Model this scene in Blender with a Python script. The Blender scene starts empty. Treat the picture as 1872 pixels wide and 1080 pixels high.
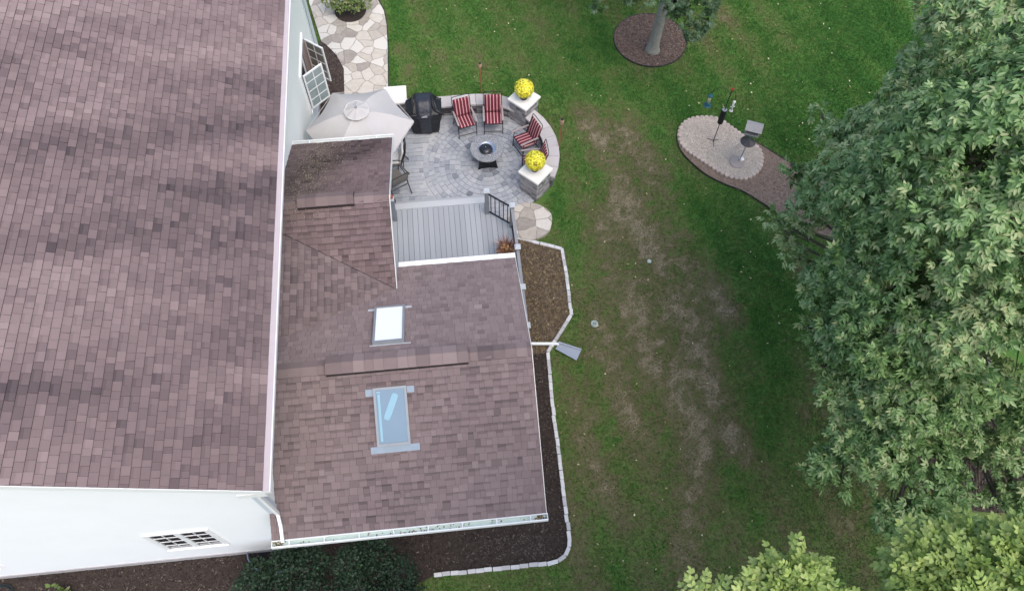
import bpy, math, random
import numpy as np
from mathutils import Vector, Matrix
R = math.radians
sc = bpy.context.scene

# ------------------------------------------------------------------ camera
CAM = (0.0, 0.0, 18.0); FPX = 1450.0; W0, H0 = 1872, 1080
RM = np.array([[0.994723, -0.102109, 0.009991], [-0.085206, -0.876428, -0.473935], [0.057149, 0.470583, -0.880503]])
cam = bpy.data.cameras.new('camera'); co = bpy.data.objects.new('camera', cam); sc.collection.objects.link(co)
mw = Matrix.Identity(4)
for r_ in range(3):
    mw[r_][0] = RM[0][r_]; mw[r_][1] = -RM[1][r_]; mw[r_][2] = -RM[2][r_]; mw[r_][3] = CAM[r_]
co.matrix_world = mw
cam.sensor_fit = 'HORIZONTAL'; cam.sensor_width = 36.0; cam.lens = FPX / W0 * 36.0
cam.clip_start = .1; cam.clip_end = 600
sc.camera = co

# ------------------------------------------------------------------ light
SUN_EL, SUN_ROT = 60.0, 150.0        # rotation clockwise from north (+Y)
w = bpy.data.worlds.new('World'); sc.world = w; w.use_nodes = True
nt = w.node_tree; bg = nt.nodes['Background']; sky = nt.nodes.new('ShaderNodeTexSky')
sky.sky_type = 'NISHITA'; sky.sun_disc = False; sky.sun_elevation = R(SUN_EL); sky.sun_rotation = R(SUN_ROT)
sky.air_density = 1.0; sky.dust_density = 3.0; sky.ozone_density = 1.0
nt.links.new(sky.outputs[0], bg.inputs[0]); bg.inputs[1].default_value = .15
sl = bpy.data.lights.new('sun', 'SUN'); sl.energy = 1.0; sl.angle = R(50); sl.color = (1, .96, .9)
so = bpy.data.objects.new('sun', sl); sc.collection.objects.link(so)
sd = Vector((math.sin(R(SUN_ROT)) * math.cos(R(SUN_EL)), math.cos(R(SUN_ROT)) * math.cos(R(SUN_EL)), math.sin(R(SUN_EL))))
so.rotation_euler = sd.to_track_quat('Z', 'Y').to_euler()
sc.view_settings.view_transform = 'Standard'; sc.view_settings.look = 'None'
sc.view_settings.exposure = 0.82; sc.view_settings.gamma = 1.0

# ------------------------------------------------------------------ helpers
rnd = random.Random(7)
nrg = np.random.default_rng(11)
C = sc.collection

def ray(px, py):
    return RM.T @ np.array([(px - W0 / 2) / FPX, (py - H0 / 2) / FPX, 1.0])
def at(px, py, z=0.0):
    d = ray(px, py); t = (z - CAM[2]) / d[2]
    return Vector((d[0] * t, d[1] * t, z))
def at2(px, py, z=0.0):
    p = at(px, py, z); return (p.x, p.y)

def hsh(i, j, s):
    n = (i * 374761393 + j * 668265263 + s * 1442695041) & 0x7fffffff
    n = ((n ^ (n >> 13)) * 1274126177) & 0x7fffffff
    return ((n ^ (n >> 16)) & 0xffff) / 65535.0
def vn(x, y, s=0):
    x = np.asarray(x, float); y = np.asarray(y, float)
    i = np.floor(x).astype(np.int64); j = np.floor(y).astype(np.int64)
    fx = x - i; fy = y - j; fx = fx * fx * (3 - 2 * fx); fy = fy * fy * (3 - 2 * fy)
    return (hsh(i, j, s) * (1 - fx) + hsh(i + 1, j, s) * fx) * (1 - fy) + (hsh(i, j + 1, s) * (1 - fx) + hsh(i + 1, j + 1, s) * fx) * fy
def fbm(x, y, s=0, o=3):
    t = 0; a = .5; n = 0
    for k in range(o):
        t = t + a * vn(np.asarray(x) * 2 ** k, np.asarray(y) * 2 ** k, s + k * 17); n += a; a *= .55
    return t / n
def inpoly(x, y, poly):
    x = np.asarray(x, float); y = np.asarray(y, float); r = np.zeros(x.shape, bool)
    n = len(poly)
    for k in range(n):
        x1, y1 = poly[k][:2]; x2, y2 = poly[(k + 1) % n][:2]
        if y1 == y2: continue
        c = ((y1 > y) != (y2 > y)) & (x < (x2 - x1) * (y - y1) / (y2 - y1) + x1)
        r ^= c
    return r

_m = {}
def mat(name, col=None, ramp=None, rough=.8, namt=.12, ns=8.0, fine=0, bump=0, bs=60, spec=.4, metal=0, trans=0, coord='Object', coat=0):
    if name in _m: return _m[name]
    m = bpy.data.materials.new(name); m.use_nodes = True; t = m.node_tree; N = t.nodes; L = t.links
    b = N['Principled BSDF']; b.inputs['Roughness'].default_value = rough; b.inputs['Metallic'].default_value = metal
    b.inputs['Specular IOR Level'].default_value = spec
    if coat: b.inputs['Coat Weight'].default_value = coat
    tc = N.new('ShaderNodeTexCoord'); src = tc.outputs['Object']
    if coord == 'World': src = N.new('ShaderNodeNewGeometry').outputs['Position']
    no = N.new('ShaderNodeTexNoise'); no.inputs['Scale'].default_value = ns; no.inputs['Detail'].default_value = 6; no.inputs['Roughness'].default_value = .65
    L.new(src, no.inputs['Vector'])
    if ramp:
        a = N.new('ShaderNodeAttribute'); a.attribute_name = 'tint'
        ma = N.new('ShaderNodeMath'); ma.operation = 'MULTIPLY_ADD'; L.new(no.outputs[0], ma.inputs[0]); ma.inputs[1].default_value = 2 * namt; ma.inputs[2].default_value = -namt
        ad = N.new('ShaderNodeMath'); ad.operation = 'ADD'; L.new(ma.outputs[0], ad.inputs[0]); L.new(a.outputs['Fac'], ad.inputs[1])
        val = ad.outputs[0]
        if fine:
            nf = N.new('ShaderNodeTexNoise'); nf.inputs['Scale'].default_value = bs; nf.inputs['Detail'].default_value = 3; L.new(src, nf.inputs['Vector'])
            mf = N.new('ShaderNodeMath'); mf.operation = 'MULTIPLY_ADD'; L.new(nf.outputs[0], mf.inputs[0]); mf.inputs[1].default_value = 2 * fine; mf.inputs[2].default_value = -fine
            a2 = N.new('ShaderNodeMath'); a2.operation = 'ADD'; L.new(mf.outputs[0], a2.inputs[0]); L.new(val, a2.inputs[1]); val = a2.outputs[0]
        cr = N.new('ShaderNodeValToRGB'); el = cr.color_ramp.elements
        while len(el) < len(ramp): el.new(.5)
        for e, (p, c) in zip(el, ramp): e.position = p; e.color = (*c, 1)
        L.new(val, cr.inputs[0]); L.new(cr.outputs[0], b.inputs['Base Color']); colout = cr.outputs[0]
    else:
        mx = N.new('ShaderNodeMix'); mx.data_type = 'RGBA'
        mx.inputs[6].default_value = (*[max(0, c * (1 - namt * 2)) for c in col], 1); mx.inputs[7].default_value = (*[min(1, c * (1 + namt * 2)) for c in col], 1)
        L.new(no.outputs[0], mx.inputs[0]); L.new(mx.outputs[2], b.inputs['Base Color']); colout = mx.outputs[2]
    if bump:
        nb = N.new('ShaderNodeTexNoise'); nb.inputs['Scale'].default_value = bs; nb.inputs['Detail'].default_value = 4; L.new(src, nb.inputs['Vector'])
        bp = N.new('ShaderNodeBump'); bp.inputs['Strength'].default_value = bump; bp.inputs['Distance'].default_value = .02
        L.new(nb.outputs[0], bp.inputs['Height']); L.new(bp.outputs[0], b.inputs['Normal'])
    if trans:
        tr = N.new('ShaderNodeBsdfTranslucent'); L.new(colout, tr.inputs[0]); ms = N.new('ShaderNodeMixShader'); ms.inputs[0].default_value = trans
        L.new(b.outputs[0], ms.inputs[1]); L.new(tr.outputs[0], ms.inputs[2]); L.new(ms.outputs[0], N['Material Output'].inputs[0])
    _m[name] = m; return m

def tag(o, label=None, cat=None, group=None, kind=None):
    if label: o['label'] = label
    if cat: o['category'] = cat
    if group: o['group'] = group
    if kind: o['kind'] = kind
    return o
def empty(name, loc, label, cat, group=None):
    o = bpy.data.objects.new(name, None); C.objects.link(o); o.location = loc; o.empty_display_size = .2
    return tag(o, label, cat, group)
def woff(p):
    v = Vector((0, 0, 0))
    while p is not None: v = v + p.location; p = p.parent
    return v
def copy_tree(o, parent=None):
    c = o.copy(); C.objects.link(c); c.parent = parent
    for ch in list(o.children): copy_tree(ch, c)
    return c

class MB:
    def __init__(s): s.v = []; s.f = []; s.t = []
    def face(s, pts, tint=1.0):
        n = len(s.v); s.v += [tuple(p) for p in pts]; s.f.append(tuple(range(n, n + len(pts)))); s.t.append(tint)
    def mesh(s, vs, fs, tint=1.0):
        n = len(s.v); s.v += [tuple(p) for p in vs]
        for f in fs: s.f.append(tuple(i + n for i in f)); s.t.append(tint)
    def box(s, c, d, rz=0.0, tint=1.0, rx=0.0, ry=0.0, bev=0.0):
        M_ = Matrix.Rotation(rz, 3, 'Z') @ Matrix.Rotation(ry, 3, 'Y') @ Matrix.Rotation(rx, 3, 'X')
        x, y, z = d[0] / 2, d[1] / 2, d[2] / 2; c = Vector(c)
        if bev and bev < min(x, y) and bev < z:
            e = bev
            loop = lambda ax, ay, k: [(-ax + k, -ay), (ax - k, -ay), (ax, -ay + k), (ax, ay - k), (ax - k, ay), (-ax + k, ay), (-ax, ay - k), (-ax, -ay + k)]
            rings = [[(p[0], p[1], -z) for p in loop(x, y, e)], [(p[0], p[1], z - e) for p in loop(x, y, e)], [(p[0], p[1], z) for p in loop(x - e, y - e, e * .5)]]
            vs = [c + M_ @ Vector(p) for r in rings for p in r]; fs = []
            for k in range(2):
                for i in range(8): fs.append((k * 8 + i, k * 8 + (i + 1) % 8, k * 8 + 8 + (i + 1) % 8, k * 8 + 8 + i))
            fs.append(tuple(range(16, 24))); fs.append(tuple(reversed(range(0, 8))))
            s.mesh(vs, fs, tint); return
        vs = [c + M_ @ Vector((sx * x, sy * y, sz * z)) for sz in (-1, 1) for sx, sy in ((-1, -1), (1, -1), (1, 1), (-1, 1))]
        s.mesh(vs, [(3, 2, 1, 0), (4, 5, 6, 7), (0, 1, 5, 4), (1, 2, 6, 5), (2, 3, 7, 6), (3, 0, 4, 7)], tint)
    def prism(s, poly, z0, z1, tint=1.0, side=None):
        n = len(poly); zt = z1 if callable(z1) else (lambda x, y: z1)
        vs = [(p[0], p[1], z0) for p in poly] + [(p[0], p[1], zt(p[0], p[1])) for p in poly]
        s.mesh(vs, [tuple(range(n, 2 * n))], tint)
        s.mesh(vs, [tuple(reversed(range(n)))] + [(i, (i + 1) % n, n + (i + 1) % n, n + i) for i in range(n)], tint if side is None else side)
    def tube(s, pts, rad, n=8, tint=1.0, cap=True, flat=1.0):
        pts = [Vector(p) for p in pts]; k = len(pts)
        if not hasattr(rad, '__len__'): rad = [rad] * k
        vs = []; up = None
        for i, p in enumerate(pts):
            d = (pts[min(i + 1, k - 1)] - pts[max(i - 1, 0)]).normalized()
            if up is None: up = Vector((0, 0, 1)) if abs(d.z) < .9 else Vector((1, 0, 0))
            a = d.cross(up).normalized(); b = a.cross(d).normalized(); up = b
            for j in range(n):
                t = 2 * math.pi * (j + .5) / n
                vs.append(p + (a * math.cos(t) + b * math.sin(t) * flat) * rad[i])
        fs = [(i * n + j, i * n + (j + 1) % n, (i + 1) * n + (j + 1) % n, (i + 1) * n + j) for i in range(k - 1) for j in range(n)]
        if cap: fs += [tuple(reversed(range(n))), tuple(range((k - 1) * n, k * n))]
        s.mesh(vs, fs, tint)
    def lathe(s, prof, c=(0, 0, 0), n=20, tint=1.0, wob=0):
        vs = []; k = len(prof)
        for r, z in prof:
            for j in range(n):
                t = 2 * math.pi * j / n; q = r * (1 + wob * math.sin(t * 5 + z * 30))
                vs.append((c[0] + q * math.cos(t), c[1] + q * math.sin(t), c[2] + z))
        fs = [(i * n + j, i * n + (j + 1) % n, (i + 1) * n + (j + 1) % n, (i + 1) * n + j) for i in range(k - 1) for j in range(n)]
        fs += [tuple(reversed(range(n))), tuple(range((k - 1) * n, k * n))]
        s.mesh(vs, fs, tint)
    def build(s, name, m, parent=None, smooth=False):
        me = bpy.data.meshes.new(name); off = woff(parent)
        me.from_pydata([(v[0] - off.x, v[1] - off.y, v[2] - off.z) for v in s.v], [], s.f)
        a = me.attributes.new('tint', 'FLOAT', 'FACE'); a.data.foreach_set('value', s.t)
        me.materials.append(m)
        if smooth: me.polygons.foreach_set('use_smooth', [True] * len(me.polygons))
        me.update()
        o = bpy.data.objects.new(name, me); C.objects.link(o); o.parent = parent
        return o

def npmesh(name, V, F, m, parent=None, tint=None, extra=None, smooth=False):
    """V (n,3), F (k,q) constant face size, tint per face"""
    me = bpy.data.meshes.new(name); off = woff(parent); V = V - np.array(off)
    me.vertices.add(len(V)); me.vertices.foreach_set('co', V.astype(np.float32).ravel())
    k, q = F.shape
    me.loops.add(k * q); me.loops.foreach_set('vertex_index', F.astype(np.int32).ravel())
    me.polygons.add(k); me.polygons.foreach_set('loop_start', np.arange(0, k * q, q, dtype=np.int32))
    me.polygons.foreach_set('loop_total', np.full(k, q, dtype=np.int32))
    me.update(calc_edges=True); me.validate()
    if tint is not None:
        a = me.attributes.new('tint', 'FLOAT', 'FACE'); a.data.foreach_set('value', np.asarray(tint, np.float32))
    for nm, arr in (extra or {}).items():
        a = me.attributes.new(nm, 'FLOAT', 'FACE'); a.data.foreach_set('value', np.asarray(arr, np.float32))
    if smooth: me.polygons.foreach_set('use_smooth', np.ones(k, bool))
    me.materials.append(m)
    o = bpy.data.objects.new(name, me); C.objects.link(o); o.parent = parent
    return o

def norm(a): return a / np.maximum(np.linalg.norm(a, axis=-1, keepdims=True), 1e-9)
def scatter(tv, tf, pos, ax, nrm, scl):
    """template verts/faces placed N times; ax = local x, nrm ~ local z"""
    ax = norm(ax); y = norm(np.cross(nrm, ax)); z = np.cross(ax, y)
    V = pos[:, None, :] + scl[:, None, None] * (tv[None, :, 0:1] * ax[:, None, :] + tv[None, :, 1:2] * y[:, None, :] + tv[None, :, 2:3] * z[:, None, :])
    n = len(pos); k = len(tv)
    F = tf[None] + (np.arange(n) * k)[:, None, None]
    return V.reshape(-1, 3), F.reshape(-1, tf.shape[1])

def leaflet(base, dirv, ln, wd, fold=.25, droop=.2, pts=((.3, 1.0), (.66, .8))):
    """half-quads along a midrib, in the leaf's own plane"""
    bx, by = base; dx, dy = dirv; px_, py_ = -dy, dx
    def P(u, v): # u along, v across
        return (bx + dx * u * ln + px_ * v * wd, by + dy * u * ln + py_ * v * wd, fold * abs(v) * wd - droop * ln * u * u)
    vs = [P(0, 0), P(1, 0)] + [P(u, v) for u, v in pts] + [P(u, -v) for u, v in pts]
    n = len(pts)
    if n == 2: fs = [(0, 1, 3, 2), (0, 4, 5, 1)]
    return vs, fs

def compound(nl, ln, wd, rl, tip=True, **kw):
    vs = []; fs = []; own = []
    def add(b, d):
        v, f = leaflet(b, d, ln, wd, **kw); o = len(vs); vs.extend(v)
        for q in f: fs.append(tuple(i + o for i in q))
    for k in range(nl):
        x = rl * (k + 1) / (nl + .3)
        for s_ in (-1, 1):
            a = R(58 - 10 * k / nl) * s_; add((x, 0), (math.cos(a), math.sin(a)))
    if tip: add((rl, 0), (1, 0))
    vs = np.array(vs); vs[:, 2] -= .9 * vs[:, 0] ** 2   # droop of the rachis
    return vs, np.array(fs)

# ------------------------------------------------------------------ materials
shingle_r = [(0.0, (.012, .010, .012)), (.18, (.080, .062, .066)), (.5, (.226, .167, .164)), (.8, (.375, .29, .275)), (1.0, (.45, .37, .355))]
M_shm = mat('main_shingles', ramp=shingle_r, rough=.95, namt=.04, ns=3, fine=.11, bs=170, bump=.5, spec=.2)
shingle_a = [(0.0, (.010, .009, .010)), (.18, (.078, .062, .064)), (.5, (.220, .167, .164)), (.8, (.325, .256, .247)), (1.0, (.38, .315, .305))]
M_sha = mat('addition_shingles', ramp=shingle_a, rough=.95, namt=.04, ns=3, fine=.11, bs=170, bump=.5, spec=.2)
M_felt = mat('roof_felt', (.022, .018, .020), rough=.95)
M_siding = mat('white_siding', (.87, .895, .90), rough=.5, namt=.02, ns=1.2)
M_trim = mat('white_trim', (.86, .87, .87), rough=.4, namt=.015)
M_gutter_in = mat('gutter_inside', (.56, .68, .62), rough=.5, namt=.1, ns=6)
M_pink = mat('gutter_cover', (.50, .43, .435), rough=.45, namt=.06, ns=3)
M_dark = mat('dark_metal', (.02, .02, .022), rough=.5)
M_found = mat('foundation_concrete', (.42, .40, .40), rough=.9, namt=.1, bump=.3)
M_wglass = mat('window_glass', (.012, .014, .02), rough=.04, spec=.9, namt=.3, ns=2)
M_lead = mat('lead_flashing', (.26, .32, .38), rough=.55, metal=0, namt=.08)
M_grey = mat('grey_metal', (.27, .29, .31), rough=.5, metal=.1, namt=.08)
M_skywhite = mat('skylight_sky_white_pane', (.93, .93, .92), rough=.12, spec=.8, namt=.01, coat=.6)  # reflection of the bright northern sky put into the white base colour
M_bluepane = mat('skylight_blue_pane', (.16, .245, .33), rough=.10, spec=.25, namt=.06, ns=1.5)  # blue sky reflection put into the base colour
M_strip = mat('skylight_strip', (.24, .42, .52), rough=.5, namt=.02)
M_deck = mat('deck_boards', ramp=[(0, (.03, .03, .035)), (.3, (.26, .275, .295)), (.7, (.38, .40, .425)), (1, (.50, .52, .54))], rough=.7, namt=.05, ns=20, fine=.05, bs=120)
M_post = mat('grey_post', (.20, .215, .24), rough=.6)
M_cap = mat('pale_post_cap', (.50, .53, .56), rough=.5)
M_stone = mat('wall_stone', ramp=[(0, (.05, .048, .05)), (.3, (.15, .145, .155)), (.6, (.27, .26, .265)), (1, (.42, .40, .40))], rough=.9, namt=.12, ns=14, fine=.08, bs=90, bump=.7)
M_capstone = mat('cap_stone', ramp=[(0, (.14, .135, .13)), (.4, (.40, .375, .365)), (1, (.58, .55, .54))], rough=.85, namt=.08, ns=9, fine=.07, bs=80, bump=.3)
M_lime = mat('limestone_cap', (.80, .78, .74), rough=.7, namt=.05, ns=7, bump=.15)
M_paver = mat('pavers', ramp=[(0, (.08, .09, .11)), (.3, (.21, .23, .265)), (.6, (.35, .37, .40)), (1, (.50, .505, .525))], rough=.85, namt=.08, ns=10, fine=.08, bs=110, bump=.4)
M_joint = mat('paver_joint', (.44, .445, .46), rough=.95, namt=.12, ns=12)
M_granite = mat('granite_table', ramp=[(0, (.02, .02, .02)), (.45, (.18, .18, .19)), (.6, (.33, .34, .35)), (1, (.7, .7, .7))], rough=.25, namt=.05, ns=20, fine=.7, bs=70)
M_steel = mat('steel_bowl', (.6, .62, .64), rough=.25, metal=.9, namt=.1)
M_blackp = mat('black_paint', (.012, .012, .014), rough=.35)
M_cover = mat('grill_cover_fabric', (.009, .010, .013), rough=.45, namt=.3, ns=5, bump=.5, bs=9)
M_coverf = mat('grill_cover_panel', (.026, .030, .042), rough=.4, namt=.25, ns=6, bump=.5, bs=11)
M_white = mat('white_print', (.75, .75, .75), rough=.6)
M_umb = mat('umbrella_canvas', (.61, .59, .585), rough=.9, namt=.03, ns=5, bump=.15, bs=7, trans=.2)
M_umbt = mat('umbrella_piping', (.60, .58, .575), rough=.8)
M_umbw = mat('umbrella_vent_piping', (.72, .71, .70), rough=.8)
M_sling = mat('sling_fabric', (.19, .175, .16), rough=.85, namt=.12, ns=40)
M_bronze = mat('bronze_frame', (.045, .038, .034), rough=.5)
M_frame = mat('chair_frame_paint', (.018, .018, .022), rough=.45)
M_arm = mat('chair_arm_wood', (.32, .27, .26), rough=.6, namt=.15, ns=20)
M_mum = mat('mum_petals', ramp=[(0, (.42, .36, .02)), (.3, (.78, .68, .03)), (.6, (.90, .84, .06)), (1, (.96, .94, .20))], rough=.7, namt=.05, trans=.15)
M_mumg = mat('mum_leaves', (.36, .32, .03), rough=.8, namt=.3)
M_pot = mat('black_pot', (.015, .016, .016), rough=.5)
M_bamboo = mat('bamboo', (.30, .13, .06), rough=.6, namt=.2, ns=20)
M_weave = mat('torch_weave', (.42, .26, .18), rough=.7, namt=.3, ns=60)
M_edge = mat('edging_block', ramp=[(0, (.2, .19, .19)), (.5, (.56, .54, .54)), (1, (.75, .74, .73))], rough=.85, namt=.08, ns=15, bump=.3)
M_blackedge = mat('bed_edging_strip', (.03, .03, .032), rough=.6)
M_splash = mat('splash_plastic', (.34, .38, .45), rough=.4, namt=.04)
M_bark = mat('ash_bark', (.20, .19, .16), rough=.95, namt=.3, ns=14, bump=1.0, bs=25)
M_branch = mat('branch_bark', (.13, .115, .095), rough=.95, namt=.3, ns=14)
M_blue = mat('feeder_blue', (.025, .11, .14), rough=.3)
M_seed = mat('feeder_seed_tube', (.55, .52, .30), rough=.3, namt=.2, ns=30)
M_clear = mat('feeder_white_tube', (.62, .66, .60), rough=.25, namt=.15, ns=30)
M_red = mat('red_finial', (.32, .03, .02), rough=.6)
M_grwood = mat('weathered_wood', (.38, .36, .35), rough=.9, namt=.18, ns=20, bump=.3)
M_baffle = mat('cone_baffle', (.10, .09, .09), rough=.35, metal=.3)
M_slab = mat('pale_disc_stone', (.33, .29, .265), rough=.9, namt=.1, bump=.3)
M_rust = mat('rust_red_glaze', (.42, .09, .04), rough=.4, namt=.2)

leaf_ramp = [(0, (.026, .056, .020)), (.35, (.090, .18, .052)), (.65, (.215, .36, .125)), (.85, (.36, .49, .23)), (1, (.48, .54, .27))]
M_ash = mat('ash_leaves', ramp=leaf_ramp, rough=.5, namt=.05, ns=2, spec=.35, trans=.25)
M_top = mat('tree_leaves_dark', ramp=[(0, (.02, .04, .02)), (.5, (.05, .11, .045)), (1, (.13, .2, .10))], rough=.45, namt=.05, spec=.5, trans=.2)
M_locust = mat('locust_leaves', ramp=[(0, (.10, .18, .04)), (.5, (.27, .38, .09)), (1, (.52, .60, .21))], rough=.5, namt=.04, ns=3, spec=.5, trans=.3)
M_shrub = mat('dark_shrub_leaves', ramp=[(0, (.005, .013, .006)), (.5, (.020, .048, .022)), (1, (.075, .14, .07))], rough=.5, namt=.05, spec=.3, trans=.12)
M_shrub2 = mat('light_shrub_leaves', ramp=[(0, (.06, .10, .02)), (.5, (.16, .24, .06)), (1, (.40, .36, .20))], rough=.5, namt=.05, spec=.4, trans=.2)
M_fall = mat('fallen_leaf', ramp=[(0, (.10, .06, .03)), (.4, (.26, .20, .09)), (.7, (.50, .42, .24)), (1, (.70, .66, .48))], rough=.8, namt=.1, ns=20)
M_chip = mat('mulch_chips', ramp=[(0, (.015, .011, .009)), (.5, (.062, .045, .037)), (.85, (.15, .118, .10)), (1, (.26, .22, .20))], rough=.95, namt=.06, ns=30)
M_mulch = mat('mulch', (.045, .033, .028), rough=1, namt=.45, ns=9, bump=1, bs=40, coord='World')
M_mulch2 = mat('mulch_worn', (.15, .105, .085), rough=1, namt=.4, ns=10, bump=1, bs=40, coord='World')
M_litter = mat('leaf_litter_soil', (.14, .105, .07), rough=1, namt=.45, ns=7, bump=1, bs=35, coord='World')
M_gravel = mat('pea_gravel', (.60, .50, .42), rough=.95, namt=.4, ns=60, bump=1, bs=70, coord='World')
M_gravel2 = mat('gravel_mulch_mix', (.26, .19, .145), rough=.95, namt=.45, ns=50, bump=1, bs=60, coord='World')

def striped_mat(name, shade):
    m = bpy.data.materials.new(name); m.use_nodes = True; N = m.node_tree.nodes; L = m.node_tree.links; b = N['Principled BSDF']; b.inputs['Roughness'].default_value = .9
    tc = N.new('ShaderNodeTexCoord'); sx = N.new('ShaderNodeSeparateXYZ'); L.new(tc.outputs['Object'], sx.inputs[0])
    q = N.new('ShaderNodeMath'); q.operation = 'MULTIPLY_ADD'; L.new(sx.outputs[0], q.inputs[0]); q.inputs[1].default_value = 1 / .094; q.inputs[2].default_value = 50.3
    fr = N.new('ShaderNodeMath'); fr.operation = 'FRACT'; L.new(q.outputs[0], fr.inputs[0])
    cr = N.new('ShaderNodeValToRGB'); cr.color_ramp.interpolation = 'CONSTANT'; el = cr.color_ramp.elements
    st = [(0, (.12, .010, .030)), (.36, (.30, .045, .07)), (.50, (.46, .27, .26)), (.58, (.58, .50, .44)), (.68, (.36, .10, .12)), (.80, (.14, .015, .035))]
    while len(el) < len(st): el.new(.5)
    for e, (p, c) in zip(el, st): e.position = p; e.color = (*[x * shade for x in c], 1)
    L.new(fr.outputs[0], cr.inputs[0]); L.new(cr.outputs[0], b.inputs['Base Color'])
    n = N.new('ShaderNodeTexNoise'); n.inputs['Scale'].default_value = 14; bp = N.new('ShaderNodeBump'); bp.inputs['Strength'].default_value = .4; bp.inputs['Distance'].default_value = .02
    L.new(tc.outputs['Object'], n.inputs['Vector']); L.new(n.outputs[0], bp.inputs['Height']); L.new(bp.outputs[0], b.inputs['Normal'])
    return m
M_stripe = striped_mat('striped_cushion', 1.0)

def flag_mat():
    m = bpy.data.materials.new('flagstone'); m.use_nodes = True; N = m.node_tree.nodes; L = m.node_tree.links; b = N['Principled BSDF']; b.inputs['Roughness'].default_value = .85
    g = N.new('ShaderNodeNewGeometry')
    n0 = N.new('ShaderNodeTexNoise'); n0.inputs['Scale'].default_value = 2.2; n0.inputs['Detail'].default_value = 3; L.new(g.outputs['Position'], n0.inputs['Vector'])
    mx0 = N.new('ShaderNodeMix'); mx0.data_type = 'VECTOR'; mx0.inputs[0].default_value = .16; L.new(g.outputs['Position'], mx0.inputs[4]); L.new(n0.outputs['Color'], mx0.inputs[5])
    v1 = N.new('ShaderNodeTexVoronoi'); v1.voronoi_dimensions = '2D'; v1.inputs['Scale'].default_value = 3.3; v2 = N.new('ShaderNodeTexVoronoi'); v2.voronoi_dimensions = '2D'; v2.feature = 'DISTANCE_TO_EDGE'; v2.inputs['Scale'].default_value = 3.3
    for v in (v1, v2): L.new(mx0.outputs[1], v.inputs['Vector'])
    sx = N.new('ShaderNodeSeparateColor'); L.new(v1.outputs['Color'], sx.inputs[0])
    n1 = N.new('ShaderNodeTexNoise'); n1.inputs['Scale'].default_value = 9; n1.inputs['Detail'].default_value = 6; L.new(g.outputs['Position'], n1.inputs['Vector'])
    ad = N.new('ShaderNodeMath'); ad.operation = 'MULTIPLY_ADD'; L.new(n1.outputs[0], ad.inputs[0]); ad.inputs[1].default_value = .45; L.new(sx.outputs[0], ad.inputs[2])
    cr = N.new('ShaderNodeValToRGB'); el = cr.color_ramp.elements
    st = [(.1, (.25, .225, .20)), (.4, (.38, .335, .29)), (.7, (.52, .465, .40)), (1.15, (.63, .59, .53))]
    while len(el) < 4: el.new(.5)
    for e, (p, c) in zip(el, st): e.position = min(1, p); e.color = (*c, 1)
    L.new(ad.outputs[0], cr.inputs[0])
    st_ = N.new('ShaderNodeMapRange'); st_.inputs[1].default_value = .008; st_.inputs[2].default_value = .035; L.new(v2.outputs['Distance'], st_.inputs[0])
    mx = N.new('ShaderNodeMix'); mx.data_type = 'RGBA'; mx.inputs[6].default_value = (.29, .255, .21, 1); L.new(st_.outputs[0], mx.inputs[0]); L.new(cr.outputs[0], mx.inputs[7])
    L.new(mx.outputs[2], b.inputs['Base Color'])
    bp = N.new('ShaderNodeBump'); bp.inputs['Strength'].default_value = .6; bp.inputs['Distance'].default_value = .02; L.new(st_.outputs[0], bp.inputs['Height']); L.new(bp.outputs[0], b.inputs['Normal'])
    return m
M_flag = flag_mat()

# ------------------------------------------------------------------ outlines on the ground (world metres)
def PX(l, z=0.0): return [at2(a, b, z) for a, b in l]
edge_line = PX([(946, 436), (1027, 456), (1036, 510), (1044, 577), (1022, 612), (1001, 645), (1006, 700), (1012, 760), (1025, 860), (1033, 925), (1041, 985), (1040, 1000), (1033, 1015), (1020, 1025), (1000, 1030), (900, 1040), (793, 1051)])
ring_c, ring_r = (6.38, 18.2), 1.13
birdbed = PX([(1237, 250), (1243, 232), (1262, 219), (1290, 215), (1315, 219), (1345, 238), (1400, 272), (1446, 300), (1500, 325), (1560, 380), (1540, 440), (1470, 420), (1405, 380), (1360, 352), (1325, 338), (1290, 320), (1258, 293), (1242, 272)])
birdrock = PX([(1241, 250), (1247, 232), (1264, 221), (1290, 218), (1313, 222), (1340, 240), (1362, 256), (1380, 270), (1390, 285), (1389, 305), (1380, 318), (1362, 328), (1340, 327), (1318, 318), (1296, 304), (1275, 290), (1256, 277), (1245, 264)])
path_poly = PX([(566, 8), (560, -25), (640, -45), (675, -18), (691, 2), (702, 22), (707, 48), (709, 90), (710, 240), (640, 240), (630, 230), (630, 165), (629, 128), (616, 103), (597, 84), (588, 78)])
wallbed = PX([(584, 76), (598, 82), (617, 101), (630, 126), (631, 165), (631, 235), (575, 240), (586, 130)])
wallbed = [(max(x, -3.9), y) for x, y in wallbed]
ARC_C = (.75, 13.9)
def arc(r, a0, a1, n): return [(ARC_C[0] + r * math.cos(R(a0 + (a1 - a0) * i / n)), ARC_C[1] + r * math.sin(R(a0 + (a1 - a0) * i / n))) for i in range(n + 1)]
patio_poly = [(-3.86, 11.7), (1.0, 11.7), (1.75, 12.2), (2.2, 12.6)] + arc(1.95, -30, 90, 14) + [(-2.6, 15.85), (-3.0, 15.6), (-3.86, 14.6)]
flag_c, flag_r = at2(969, 404, .07), .60
southbed = [(-16, -1.0), (-2.2, -1.0), (-2.1, 2.75)] + [edge_line[-1 - k] for k in range(len(edge_line) - 9)] + [(1.0, edge_line[8][1]), (1.0, 3.9), (-16, 3.9)]
eastbed = [(1.0, 3.9)] + [edge_line[k] for k in range(8, 2, -1)][::-1][-1:] 
eastbed = edge_line[:6] + [(1.0, edge_line[5][1]), (1.0, 11.6)]
eastbed2 = edge_line[5:13] + [(1.0, edge_line[12][1]), (1.0, edge_line[5][1])]
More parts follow.
